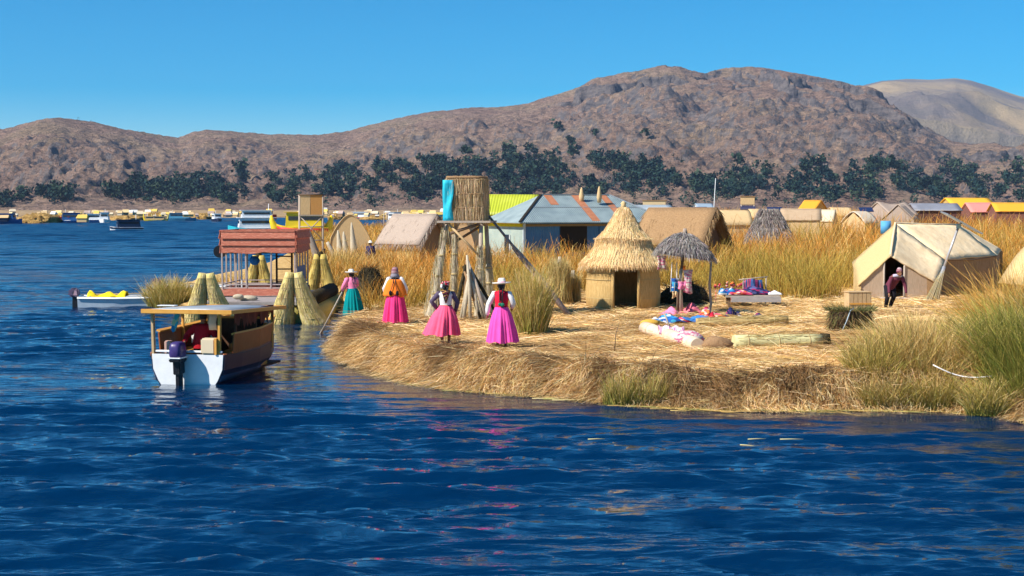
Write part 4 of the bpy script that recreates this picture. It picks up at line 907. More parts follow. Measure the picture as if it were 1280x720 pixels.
    mb = MB(); mb.tube([(0, .03, .64), (0, .05, .50)], [.15, .10], 10); mb.bar((0, .0, .60), (0, .03, .25), .17, .27); mb.bar((0, .03, .27), (0, .05, -.30), .10, .20); mb.box((0, .18, .62), (.18, .16, .22)); mb.build('leg', M_black, e, .015)
    MB().tube([(0, .0, .64), (.08, .5, .74)], [.02, .018], 6).build('tiller', M_black, e)
    # things aboard
    def at(x, y, z): return org+Matrix.Rotation(rz, 3, 'Z')@Vector((x, y*.78, z))
    seated_boatman(at(.12, .62, .36), rz)
    o = MB().box((0, 0, .17), (.34, .26, .36)).build('plastic_crate', mat('cream_plastic', (.70, .58, .40), .5), None, .03, at(.50, .10, .70), rz+.0); tag(o, 'cream coloured box standing on the stern of the canopied boat', 'box')
    MB().box((.19, 0, .17), (.05, .27, .37)).build('side_board', M_wood, o)
    mb = MB(); mb.lathe([(.001, -.25), (.06, -.20), (.075, 0), (.055, .20), (.001, .26)], 14, sy=.4); o = mb.build('hanging_float', pattern('float_blue_green', [(.02, .30, .45), (.05, .45, .55), (.45, .60, .35), (.02, .22, .42)], 7, (1, 1, 1)), None, 0, at(-.45, .45, 1.38), rz); o.rotation_euler = (0, .28, rz); tag(o, 'blue and green oval float hanging under the left end of the boat canopy', 'float')
    MB().tube([(0, 0, .24), (-.03, 0, .30)], .006, 5).build('cord', M_cord, o)
    mb = MB(); mb.sheet([[(x*.15+.02*math.sin(v*9), .02*math.sin(x*5), -.42*v) for x in (-.6, -.2, .2, .6)] for v in (0, .3, .6, 1)], .012); o = mb.build('hanging_cloth', cloth('cream_rag', (.66, .52, .36)), None, 0, at(.50, .35, 1.64), rz); tag(o, 'cream rag hanging from the boat canopy above the boatman', 'cloth')
    rr = random.Random(3); mb = MB(); rag = [rr.uniform(.12, .46) for _ in range(41)]
    mb.sheet([[(.94-.03*math.sin(k*.9), .6+3.1*k/40, 1.63-rag[k]*v) for k in range(41)] for v in (0, .5, 1)], .012, smooth=False)
    o = mb.build('ragged_cloth', cloth('brown_cloth', (.16, .05, .03)), None, 0, at(0, 0, 0), rz); o.scale = (1, .78, 1); tag(o, 'ragged brown cloth hanging under the right side of the boat canopy', 'cloth')
    mb = MB(); mb.box((-.38, 2.3, .86), (.55, .35, .30)); o = mb.build('bundle_of_bags', C_white, None, .06, at(0, 0, 0), rz); o.scale = (1, .78, 1); tag(o, 'white bag lying on the left bench inside the canopied boat', 'bag')
    mb = MB()
    for i in range(5): mb.ball((.60+.05*math.sin(i*2), 1.5+i*.12, .76+.04*(i % 2)), (.10, .08, .09), 8, 6, .15)
    o = mb.build('life_jackets', cloth('life_jacket_orange', (.75, .28, .08)), None, 0, at(0, 0, 0), rz); o.scale = (1, .78, 1); tag(o, 'heap of orange life jackets on the right bench of the canopied boat', 'life jackets')
    mb = MB(); mb.box((-.62, .45, .80), (.16, .2, .30)); o = mb.build('fuel_can', cloth('pale_pink_can', (.5, .33, .28)), None, .02, at(0, 0, 0), rz); o.scale = (1, .78, 1); tag(o, 'pale pink can behind the left post of the canopied boat', 'can')
    mb = MB(); mb.tube([(.74, 3.3, .9), (.76, 3.32, 1.12)], [.15, .11], 10); mb.ball((.76, 3.3, 1.22), .09); o = mb.build('black_bag', C_blk, None, 0, at(0, 0, 0), rz); o.scale = (1, .78, 1); tag(o, 'black rucksack propped by the right front post of the canopied boat', 'bag')
taxi()

# ================================================================ REED CATAMARAN WITH THE RED ROOF
def cone_pair(t, x, y, h, r, m, dirn, hs=1.0, tipm=None, name='prow'):
    for s_, hh in ((-1, 1.0), (1, 1.0)):
        mb = MB(); pts = []; rad = []
        for i in range(12):
            u = i/11; z = -.15+(h+.15)*u; off = dirn*(1-u)**1.9*.95
            pts.append((x+s_*(r*.95*(1-u*.72))+(.30*(1-u)**2.2*s_ if s_ > 0 else -.08*(1-u)**2), y+off*.5, z)); rad.append(r*(1-.70*u**.9)*(1+.015*(i % 2)))
        mb.tube(pts, rad, 16, lump=.015); c = mb.build(name, m, t)
        bd = MB()
        for i in (2, 4, 6, 8, 10): bd.tube([Vector(pts[i])+Vector((0, 0, -.006)), Vector(pts[i])+Vector((0, 0, .006))], rad[i]+.010, 16, lump=.02)
        bd.build('lashing', M_cord, c)
        rg = np.random.default_rng(int(abs(x)*1000)+int(s_)+9); nn = 900; ii = rg.uniform(0, 9, nn); an = rg.uniform(0, 6.283, nn); PP = np.array(pts); RR = np.array(rad)
        i0 = ii.astype(int); f_ = (ii-i0)[:, None]; c0 = PP[i0]*(1-f_)+PP[i0+1]*f_; c1 = PP[np.minimum(i0+2, 11)]; q0 = (RR[i0]*(1-f_[:, 0])+RR[i0+1]*f_[:, 0])*rg.uniform(.99, 1.015, nn); q1 = RR[np.minimum(i0+2, 11)]*1.01
        e0 = np.stack([np.cos(an), np.sin(an), 0*an], 1); b0 = c0+e0*q0[:, None]; b1 = c1+e0*q1[:, None]; dd = b1-b0
        cc = tint(nn, [(.72, .56, .27), (.62, .50, .18), (.48, .36, .18), (.80, .66, .38)] if m is not M_yreed else [(.66, .50, .14), (.50, .36, .10), (.34, .24, .10)], rg)
        blades('reeds', b0, unit(dd), np.linalg.norm(dd, axis=1), .016, np.zeros((nn, 3)), cc, cc, BLADE, rg, c, 2)
    if tipm: MB().tube([(x-.1, y, h-.03), (x+.12, y, h+.02)], [.13, .11], 10, lump=.1).build('tip_wrap', tipm, t)
M_prow = mat('mottled_prow_reeds', (.40, .31, .13), .9, (.74, .60, .34), 3.5, (2, 2, .8), .02, 14, col3=(.62, .50, .18), mix=(.3, .7), spec=.15)
def catamaran():
    t = empty('reed_boat', (0, 0, 0), 0, 'large double reed boat with paired prows and a brick red upper deck', 'boat')
    xA, xB = (259-640)/F*49.5, (370-640)/F*49.5
    for x in (xA, xB):
        mb = MB()
        for s_ in (-1, 1): mb.tube([(x+s_*.33, 49.6, .12), (x+s_*.38, 51.5, .16), (x+s_*.38, 55.5, .16), (x+s_*.33, 57.8, .2)], [.36, .42, .42, .34], 16, lump=.02)
        mb.build('hull', M_roll, t)
    cone_pair(t, xA, 49.3, 1.74, .47, M_prow, .6); cone_pair(t, xB, 49.0, 1.78, .50, M_prow, .6)
    cone_pair(t, (323-640)/F*58.6, 58.6, 2.05, .42, M_yreed, -.6, tipm=M_dreed, name='stern'); cone_pair(t, (400-640)/F*58.6, 58.6, 2.1, .42, M_yreed, -.6, tipm=M_dreed, name='stern')
    x0, x1 = (277-640)/F*53, (369-640)/F*53; y0, y1 = 53, 56.3
    mb = MB(); mb.box(((xA+xB)/2+.1, 53.8, .62), (3.9, 7.2, .14)); mb.build('deck', mat('grey_deck_mat', (.27, .24, .24), .95, (.36, .32, .31), 4, (1, 6, 1), .02), t, .03)
    mb = MB(); mb.tube([(x1+.9, 50.3, .72), (x1+.9, 56.5, .75)], [.26, .28], 10); mb.build('side_roll', M_dreed, t)
    redm = mat('brick_red_reed_mat', (.66, .22, .14), .9, (.82, .36, .24), 4, (1, 1, 9), .02, 10, mix=(.3, .7), col3=(.46, .14, .09))
    wdm = mat('pinkish_grey_batten', (.40, .31, .29), .85, (.52, .42, .38), 8, (6, 6, 1))
    # upper red box: four sides with a rim, open top deck
    zt0, zt1 = 2.36, 3.14
    for a, b_, nm in (((x0, y0), (x1, y0), 'front'), ((x1, y0), (x1, y1), 'side'), ((x1, y1), (x0, y1), 'back'), ((x0, y1), (x0, y0), 'side')):
        mb = MB(); N = 7; hh = (zt1-zt0)/3
        A = Vector((*a, 0)); B_ = Vector((*b_, 0)); nrm = (B_-A).normalized().cross(Vector((0, 0, 1)))
        for k in range(3):
            jag = [random.uniform(-.05, .03) for _ in range(N+1)]
            mb.sheet([[A.lerp(B_, j/N)+Vector((0, 0, zt0+hh*(k+1)))+nrm*.03 for j in range(N+1)], [A.lerp(B_, j/N)+Vector((0, 0, zt0+hh*k+(jag[j] if k == 0 else 0)-.02))+nrm*(.06+.02*k) for j in range(N+1)]], .03, smooth=False)
        mb.build('upper_panel', redm, t)
        mb = MB(); mb.bar(A+Vector((0, 0, zt1))+nrm*.04, B_+Vector((0, 0, zt1))+nrm*.04, .10, .07); mb.build('upper_rim', redm, t, .01)
        mb = MB(); mb.sheet([[A.lerp(B_, j/N)+Vector((0, 0, .98+random.uniform(-.03, .03)))+nrm*.02 for j in range(N+1)], [A.lerp(B_, j/N)+Vector((0, 0, .74+random.uniform(-.03, .0)))+nrm*.05 for j in range(N+1)]], .04, smooth=False); mb.build('lower_panel', redm, t)
        mb = MB(); mb.bar(A+Vector((0, 0, 1.02)), B_+Vector((0, 0, 1.02)), .05, .05); mb.bar(A+Vector((0, 0, 1.15)), B_+Vector((0, 0, 1.15)), .04, .04); mb.build('rail', wdm, t)
    mb = MB(); mb.box(((x0+x1)/2, (y0+y1)/2, 2.34), (x1-x0-.06, y1-y0-.06, .06)); mb.build('upper_floor', M_dwood, t)
    for i, x in enumerate(np.linspace(x0+.02, x1-.02, 4)): MB().bar((x, y0, .72), (x+random.uniform(-.03, .03), y0, 2.38), .08, .06).build('post', wdm, t, .008)
    for k, x in enumerate((x0+.3, x0+.45, x0+.62)): MB().bar((x, y0+1.2+.3*k, .72), (x, y0+1.2+.3*k, 2.33), .055, .05).build('baluster', M_white if k == 1 else wdm, t)
    for y in np.linspace(y0+.5, y1, 5): MB().bar((x1-.01, y, .72), (x1-.01, y, 2.38), .07, .05).build('post', wdm, t)
    for y in np.linspace(y0+.8, y1, 4): MB().bar((x0+.01, y, .72), (x0+.01, y, 2.38), .07, .05).build('post', wdm, t)
    mb = MB(); mb.box((x1+.02, y0+1.2, 1.25), (.03, 2.0, 1.1)); mb.build('side_curtain', cloth('grey_blue_sheet', (.20, .22, .30)), t)
    mb = MB()   # dark ladder frame inside
    for x in (x0+1.55, x0+2.15): mb.bar((x, y1-.3, .7), (x, y1-.3, 2.35), .09, .07)
    for z in (1.1, 1.6, 2.1): mb.bar((x0+1.55, y1-.33, z), (x0+2.15, y1-.33, z), .07, .05)
    mb.build('ladder', M_dwood, t)
    mb = MB(); mb.ball((xA+1.15, 50.9, .76), (.34, .2, .12), lump=.08); mb.ball((xA+.85, 50.6, .84), (.2, .12, .1), lump=.1); mb.build('coiled_mat', M_rollold, t)
    o = MB().tube([(x0-.28, 54, 2.35), (x0-.28, 54.2, 2.35)], [.24, .24], 18).build('old_tyre', M_black, None); tag(o, 'black tyre hanging at the top left of the red upper deck', 'tyre')
    mb = MB(); mb.ball((x0+.75, 55.6, 1.95), (.20, .15, .18), lump=.1); o = mb.build('blue_sack', C_blue); tag(o, 'blue sack tied under the red upper deck', 'sack')
catamaran()

# ================================================================ SKIFFS
def skiff(px, py, Y, L, rz, engine, lab, cov=True):
    org = P(px, py); t = empty('skiff', org, rz, lab, 'skiff'); secs = [(0, .55, .42), (1.5, .62, .40), (3.2, .60, .42), (4.6, .40, .50), (L, .03, .62)]
    rows = [[(x, -w_, z), (x, -w_*.88, .0), (x, -w_*.5, -.15), (x, w_*.5, -.15), (x, w_*.88, 0), (x, w_, z)] for x, w_, z in secs]
    mb = MB(); mb.sheet(rows, .03, smooth=False); mb.solid([Vector(p) for p in rows[0]], [Vector(p)+Vector((.04, 0, 0)) for p in rows[0]]); mb.build('hull', mat('pale_blue_hull', (.42, .50, .60), .5, (.52, .60, .68), 3), t)
    for s_ in (-1, 1): mb = MB(); mb.sheet([[(x, s_*w_, z+.03), (x, s_*(w_+.05), z-.03)] for x, w_, z in secs], .02); mb.build('gunwale', M_white, t)
    for x in (1.4, 2.8, 4.0): MB().box((x, 0, .33), (.22, 1.0, .04)).build('thwart', M_pole, t)
    MB().bar((.3, .35, .50), (L+.6, .45, .56), .06, .05).build('boat_hook', M_pole, t)
    e = MB(); e.box((-.25, 0, .60), (.46, .32, .36), taper=.8)
    tag(e.build('outboard_motor', pattern('grey_pink_cowl', [(.10, .08, .14), (.40, .26, .32), (.05, .05, .08), (.20, .14, .20)], 5, (1, 1, 1)), None, .07, org, rz), engine, 'outboard motor', 'outboard motors of the two skiffs')
    o = bpy.data.objects[-1] if False else None
    lg = MB(); lg.bar((-.2, 0, .45), (-.22, 0, -.25), .12, .22); lg.build('motor_leg', M_black, t)
    if cov:
        mb = MB(); mb.sheet([[(.35+1.5*u, -.42+.84*v, .40+.24*math.sin(math.pi*v)*(.5+.5*math.sin(u*13+v*3))+.08*math.sin(23*u+7*v)*math.sin(9*v+14*u)) for v in np.linspace(0, 1, 7)] for u in np.linspace(0, 1, 12)], .02); o = mb.build('tarpaulin', C_yellow, None, 0, org, rz); tag(o, 'crumpled yellow tarpaulin in the nearer white skiff', 'tarpaulin')
skiff(101, 384, 57, 5.6, R(3), 'outboard motor on the nearer skiff with the yellow tarpaulin', 'nearer pale blue white skiff with a yellow tarpaulin on the lake by the spit')
skiff(203, 369, 64, 5.0, R(6), 'outboard motor just showing above the grass of the spit', 'farther skiff almost hidden behind the grass of the spit', False)

# ================================================================ WATCHTOWER
def thatch_strands(name, rows, m0, n, L, parent, w_=.012, cols=((.62, .48, .24), (.50, .36, .16), (.70, .56, .32)), seed=1, out=.03, jit=.05):
    "hanging straws starting on given (point, direction) rows"
    rg = np.random.default_rng(seed); b_ = np.array([r[0] for r in rows]); d = np.array([r[1] for r in rows]); i = rg.integers(0, len(b_), n)
    bb = b_[i]+rg.normal(0, out, (n, 3))*[1, 1, .6]; dd = unit(d[i]+rg.normal(0, jit, (n, 3)))
    c = tint(n, cols, rg, .14); return blades(name, bb, dd, rg.uniform(.6, 1.1, n)*L, w_, np.stack([np.zeros(n), np.zeros(n), -rg.uniform(0, .05, n)], 1), c, c, BLADE, rg, parent, 2)
def watchtower():
    Y = 43.0; s = Y/F; cx = (584-640)*s; g = GX(584, Y); t = empty('watchtower', g, R(-7), 'reed watchtower with a thatched basket box on tall reed wrapped legs and a cyan cloth', 'tower')
    z0, z1 = 3.64-g.z, 4.86-g.z; W = .54
    def ring(a, w_=W): # rounded square
        c, s_ = math.cos(a), math.sin(a); k = (abs(c)**9+abs(s_)**9)**(-1/9); return c*k*w_, s_*k*w_
    mb = MB(); N = 48
    rows = [[(*ring(2*math.pi*j/N, W*(1+.015*math.sin(i*2.2))), z0+(z1-z0)*i/10) for j in range(N+1)] for i in range(11)]; mb.sheet(rows, .05); bk = mb.build('basket_wall', mat('tower_reed_mat', (.44, .31, .17), .95, (.66, .49, .29), 8, (12, 12, .9), .02, 18, mix=(.3, .7)), t)
    R_ = []
    for zt, L in ((z1, 1), (z1-.42, 1), (z1-.84, 1)):
        for j in range(120): a = 2*math.pi*j/120; x, y = ring(a, W+.03); R_.append(((x, y, zt), (x*.02, y*.02, -1)))
    thatch_strands('thatch', R_, None, 6500, .50, bk, .013, ((.58, .42, .23), (.72, .54, .32), (.42, .29, .16), (.80, .62, .40)), 8, .02, .07)
    for zt in (z1, z1-.42, z1-.84): mb = MB(); mb.tube([(*ring(2*math.pi*j/40, W+.05), zt-.02) for j in range(41)], .014, 6); mb.build('hoop', M_brown, bk)
    mb = MB(); mb.tube([(*ring(2*math.pi*j/40, W+.0), z1+.05) for j in range(41)], .05, 8, lump=.2); mb.build('rim', M_brown, bk)
    mb = MB(); 
    for i in range(9): mb.bar((-.8, -.7+i*.175, z0-.05), (.8, -.7+i*.175, z0-.05), .11, .06)
    mb.build('platform', M_pole, t)
    mb = MB(); mb.sheet([[(-W-.09-.03*math.sin(5*v+u), -W-.02+u*W*1.3, z1-.03-1.27*v) for u in np.linspace(0, 1, 7)] for v in np.linspace(0, 1, 12)], .012)
    mb.sheet([[(-W-.09+u*(.30+.03*math.sin(7*v)), -W-.09-.03*math.sin(6*v+u*5), z1-.03-1.22*v) for u in np.linspace(0, 1, 5)] for v in np.linspace(0, 1, 12)], .012)
    mb.build('cloth', C_cyan, t)
    for v0, (x, y), (xb, yb) in ((0, (-.5, -.5), (-.98, -.75)), (1, (.5, -.5), (.48, -.65)), (2, (-.42, .5), (-.55, .75)), (3, (.5, .5), (.62, .8))):
        mb = MB(); mb.tube([(xb, yb, -.3), (x*.5+xb*.5, y*.5+yb*.5, z0*.5), (x, y, z0)], [.085, .07, .06], 10, lump=.05); lg = mb.build('leg', M_pole, t)
        rb = MB(); hh = 2.05 if v0 in (0, 2) else 1.6
        pts = [Vector((xb, yb, -.1)).lerp(Vector((x, y, z0)), u)+Vector((0, -.05, 0)) for u in np.linspace(0, hh/z0, 9)]; rd = [.24, .17, .13, .11, .10, .095, .09, .09, .08] if v0 in (0, 1) else [.11, .10, .09, .085, .08, .08, .08, .08, .07]
        rb.tube(pts, rd, 14, lump=.07); rb.build('reed_wrap', M_rollold, lg)
        R_ = []
        for u in np.linspace(.03, hh/z0*1.15, 26):
            c = Vector((xb, yb, -.1)).lerp(Vector((x, y, z0)), u); rr = np.interp(u*z0, [0, hh], [.21 if v0 < 2 else .10, .07])
            for j in range(14): a = 2*math.pi*j/14; R_.append(((c.x+math.cos(a)*rr, c.y-.05+math.sin(a)*rr, c.z+.35), (math.cos(a)*.08, math.sin(a)*.08, -1)))
        thatch_strands('reed_strands', R_, None, 420, .50, lg, .012, ((.52, .45, .30), (.42, .34, .2), (.62, .55, .38), (.34, .27, .13)), 30+v0, .02, .08)
        for u in (.35, .6, .9): c = Vector((xb, yb, 0)).lerp(Vector((x, y, z0)), u*hh/z0); MB().tube([c+Vector((0, -.05, -.03)), c+Vector((0, -.05, .03))], .125-.03*u, 12).build('binding', M_cord, lg)
    for a, b_, m, r_ in (((-.48, -.62, z0-.1), (.45, -.68, 1.85), M_ltwood, .035), ((.45, -.60, z0-.12), (-.42, -.6, 2.5), M_dpole, .045), ((.5, .5, z0-.1), (-.5, .6, 2.2), M_dpole, .04)):
        MB().tube([a, b_], r_, 8).build('brace', m, t)
    # pole ladder
    a = D(611, 272, 43.2); b_ = G(714, 396); o = empty('pole_ladder', b_, 0, 'long weathered pole ladder leaning from the basket tower down to the straw floor', 'ladder')
    dv = a-b_; L = dv.length; sd = Vector((.0, 1, 0)); 
    mb = MB(); mb.tube([(0, 0, -.05), dv*.3, dv*.62, dv*.70], [.075, .10, .085, .06], 10, lump=.06); mb.build('thick_pole', M_greyp, o)
    for k in (-.16, .16): MB().tube([dv*.45+Vector((0, k*.5, 0)), dv+Vector((0, k, .05))], [.05, .035], 8, lump=.04).build('rail', M_greyp, o)
    for u in np.linspace(.50, .97, 7): c = dv*u; MB().tube([c+Vector((0, -.30, .02)), c+Vector((0, .30, .03))], .028, 6).build('rung', M_dpole, o)
    # leaning sticks under the tower
    rr = random.Random(5); base = GX(583, 41.5); o = empty('stick_stack', base, 0, 'stack of dark and pale reed bundles leaning together under the tower', 'reed bundles')
    for i in range(13):
        a = rr.uniform(-.2, 3.3) if i else 1; top = Vector((rr.uniform(-.15, .1), rr.uniform(-.1, .15), rr.uniform(1.3, 1.9))); bb = Vector((math.cos(a)*rr.uniform(.3, .8)+.2, -abs(math.sin(a))*.35, -.05))
        MB().tube([bb, bb.lerp(top, .5)+Vector((.02, 0, .03)), top], [.05, .055, .03], 8, lump=.12).build('bundle', rr.choice([M_dreed, M_rollold, M_brown, M_rollold, M_pole]), o)
M_greyp = mat('violet_grey_bark', (.24, .19, .18), .9, (.36, .29, .27), 8, (4, 4, 1), .02, 12)
watchtower()

# ================================================================ ROUND HUT
def round_hut():
    g = GX(779, 46.3); g.z -= .0; s = 46.3/F; t = empty('round_hut', g, 0, 'round reed hut with a two tier pointed straw roof and a dark doorway', 'hut')
    zw = 2.15-g.z+.0; r = 1.20
    # walls: arc with a door gap facing the camera; slightly right of the middle
    a_d0, a_d1 = R(-90-20), R(-90+20)
    mb = MB(); n = 60; rows = []
    arc = [a_d1+(2*math.pi-(a_d1-a_d0))*j/n for j in range(n+1)]
    for z in (-.2, .5, 1.1, zw+.1): rows.append([(math.cos(a)*r*(1+.02*math.sin(z*4)), math.sin(a)*r*(1+.02*math.sin(z*4)), z) for a in arc])
    mb.sheet(rows, .09); wl = mb.build('wall', M_reedwall, t)
    for z in (.35, .95, 1.45): mb = MB(); mb.tube([(math.cos(a)*(r+.012), math.sin(a)*(r+.012), z) for a in arc], .008, 5); mb.build('lacing', M_cord, wl)
    for a in (a_d0, a_d1): MB().tube([(math.cos(a)*r, math.sin(a)*r, -.1), (math.cos(a)*r, math.sin(a)*r, zw)], .05, 8).build('door_post', M_reedwall, t)
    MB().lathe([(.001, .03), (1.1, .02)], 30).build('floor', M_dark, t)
    # an inner dark lining keeps the hut from being see-through, as woven reed does
    p1 = [(1.40, zw-.05), (1.34, zw+.10), (1.12, zw+.32), (.92, zw+.60), (.80, zw+.85), (.70, zw+.86)]
    p2 = [(.86, zw+.78), (.80, zw+.90), (.58, zw+1.12), (.38, zw+1.45), (.22, zw+1.72), (.10, zw+1.88)]
    for nm, pr, sd in (('lower_roof', p1, 3), ('upper_roof', p2, 4)):
        mb = MB(); mb.lathe(pr+[(x*.9, z-.06) for x, z in reversed(pr)], 40, fn=lambda a, t_: 1+.02*math.sin(9*a)+.012*math.sin(23*a)); rf = mb.build(nm, M_thatch, t)
        R_ = []
        for i in range(len(pr)-1):
            (ra, za), (rb, zb) = pr[i], pr[i+1]
            for u in (0, .25, .5, .75):
                rr, zz = ra+(rb-ra)*u, za+(zb-za)*u; L = math.hypot(ra-rb, za-zb); dr, dz = (ra-rb)/L, (za-zb)/L
                for j in range(int(20+60*rr)): a = 2*math.pi*j/int(20+60*rr); R_.append(((math.cos(a)*(rr+.03), math.sin(a)*(rr+.03), zz+.03), (math.cos(a)*dr, math.sin(a)*dr, dz)))
        thatch_strands('straw_layer', R_, None, 6000 if sd == 3 else 3500, .16, rf, .012, ((.88, .66, .36), (.76, .54, .25), (.94, .76, .48), (.60, .40, .17)), sd, .006, .03)
        R_ = []
        for j in range(90): a = 2*math.pi*j/90; R_.append(((math.cos(a)*(pr[0][0]-.04), math.sin(a)*(pr[0][0]-.04), pr[0][1]+.06), (math.cos(a)*.7, math.sin(a)*.7, -.45)))
        thatch_strands('fringe', R_, None, 1500, .09, rf, .013, ((.94, .74, .46), (.80, .60, .34), (.56, .38, .18)), sd+5, .02, .15)
    MB().tube([(0, 0, zw+1.80), (0, 0, zw+1.95), (0, 0, zw+2.0), (.0, 0, zw+2.07)], [.13, .07, .09, .03], 12, lump=.08).build('knob', M_thatch, t)
round_hut()

# ================================================================ GENERIC HUTS
def gable_hut(name, c, L, W, zw, zr, rz, wallm, roofm, lab, cat='hut', group=None, over=.25, door=None, sag=.0, gm=None, bow=0.0, shag=None):
    "L along local x (ridge), W along y; door = (side, x, w, h)"
    t = empty(name, c, rz, lab, cat, group)
    for s_ in (-1, 1): mb = MB(); mb.box((0, s_*(W/2-.04), zw/2-.1), (L, .08, zw+.2)); mb.build('wall', wallm, t)
    for s_ in (-1, 1):
        mb = MB(); x = s_*(L/2-.03); po = [Vector((x, -W/2+.09, -.2)), Vector((x, W/2-.09, -.2)), Vector((x, W/2-.09, zw)), Vector((x, 0, zr-.08)), Vector((x, -W/2+.09, zw))]
        mb.solid(po, [p-Vector((s_*.05, 0, 0)) for p in po]); mb.build('gable', gm or wallm, t)
    k = (zr-zw)/(W/2)
    for s_ in (-1, 1):
        mb = MB(); rows = []
        for j in range(7):
            v = j/6; y = s_*(v*(W/2+over)); z = zr-v*(W/2+over)*k+bow*math.sin(v*math.pi)
            rows.append([(x, y, z-sag*math.sin(math.pi*(i/8))*(1-v*.5)+.012*math.sin(i*3+j*2)) for i, x in enumerate(np.linspace(-L/2-over, L/2+over, 9))])
        mb.sheet(rows if s_ < 0 else [list(reversed(r)) for r in rows], .07); mb.build('roof', roofm, t)
    MB().tube([(-L/2-over, 0, zr+.02), (0, 0, zr+.02-sag), (L/2+over, 0, zr+.02)], .06, 8, lump=.1).build('ridge', roofm, t)
    if shag:
        rg = np.random.default_rng(int(abs(c[0]*100))+5); R_ = []; Lr = math.hypot(1, k)
        for s_ in (-1, 1):
            for v in np.linspace(0.0, 1.0, 9):
                y = s_*v*(W/2+over); z = zr-v*(W/2+over)*k+bow*math.sin(v*math.pi)+.01
                for x in np.linspace(-L/2-over, L/2+over, 50): R_.append(((x, y, z-sag*math.sin(math.pi*(x+L/2)/L)), (0, s_/Lr, -k/Lr)))
            for u in np.linspace(0, 1, 40):
                y = s_*u*(W/2+over); z = zr-u*(W/2+over)*k+bow*math.sin(u*math.pi)
                for xx in (-1, 1): R_ += [((xx*(L/2+over), y, z), (xx*.4, s_*.5, -.8))]*2
        thatch_strands('thatch', R_, None, 4500, shag[0], t, shag[1], shag[2], 7, .03, .10)
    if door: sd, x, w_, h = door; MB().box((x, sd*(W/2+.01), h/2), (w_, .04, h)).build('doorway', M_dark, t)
    return t
def dome_hut(c, W, L, h, rz, m, lab, group=None, door=False):
    t = empty('dome_hut', c, rz, lab, 'hut', group); mb = MB(); rows = []
    for i in range(9):
        y = -L/2+L*i/8; k = 1.0
        row = []
        for j in range(17):
            u = -1+2*j/16; x = u*W/2; z = h*(1-abs(u)**1.75*.62) if abs(u) < .999 else -.1
            row.append((x, y, z))
        rows.append(row)
    mb.sheet(rows, .06); mb.build('roof', m, t)
    for s_ in (-1, 1):
        po = [Vector((p[0]*.97, s_*(L/2-.05), p[2]-.03)) for p in rows[0]]; mb = MB(); mb.solid(po, [p-Vector((0, s_*.05, 0)) for p in po]); g = mb.build('gable', m, t)
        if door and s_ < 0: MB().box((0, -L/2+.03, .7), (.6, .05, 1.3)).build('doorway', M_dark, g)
    return t
dome_hut(GX(438, 100), 3.1, 3.4, 3.3, R(6), M_tan, 'tan reed dome hut with a pointed top at the edge of the lake')
for px, h, lab in ((424, 2.0, 'leftmost pale reed cone before the dome hut'), (431, 1.9, 'middle slim reed cone before the dome hut'), (441, 2.4, 'tallest grey reed cone before the dome hut')):
    g = GX(px, 92); t = empty('reed_cone', g, 0, lab, 'reed bundle', 'upright reed cones'); mb = MB(); mb.tube([(.1, 0, -.2), (.05, 0, h*.5), (-.05, 0, h), (-.08, 0, h*1.15)], [.30, .22, .10, .03], 12, lump=.05); mb.build('bundle', M_rollold, t)
    for z in (.4, .8, 1.2, 1.6): MB().tube([(.07, 0, z-.02), (.07, 0, z+.02)], .30-.12*z/1.3, 12).build('lashing', M_cord, t)
g = GX(392, 84); mb = MB(); pts = []; 
for i in range(12): u = i/11; pts.append((.45-.75*u**2-.15*math.sin(u*3), 0, -.3+2.7*u))
t = empty('curved_prow', g, 0, 'grey curved reed boat prow standing in the reeds below the far lookout', 'reed prow'); mb.tube(pts, [.36*(1-.72*(i/11)) for i in range(12)], 14, lump=.03); mb.build('bundle', M_grey, t)
mb = MB(); mb.tube([(p[0]+1.1, .2, p[2]*.7) for p in pts], [.30*(1-.7*(i/11)) for i in range(12)], 12); mb.build('second_bundle', M_rollold, t)
gable_hut('thatched_hut', GX(519, 77), 2.5, 2.2, 1.75, 2.95, R(-38), mat('yellow_straw_wall', (.62, .42, .15), .9, (.72, .52, .22), 6, (8, 8, 1)), M_greypink, 'small hut with a yellow reed wall and faded grey straw roof left of the tower', door=None, over=.35, gm=M_brown, shag=(.40, .022, ((.50, .40, .33), (.40, .31, .25), (.58, .48, .40), (.32, .24, .18))))
dome_hut(GX(582, 79), 1.6, 2.0, 2.75, R(-10), mat('old_tan_mat', (.48, .30, .15), .9, (.58, .38, .20), 5), 'narrow tan dome hut seen between the legs of the tower')

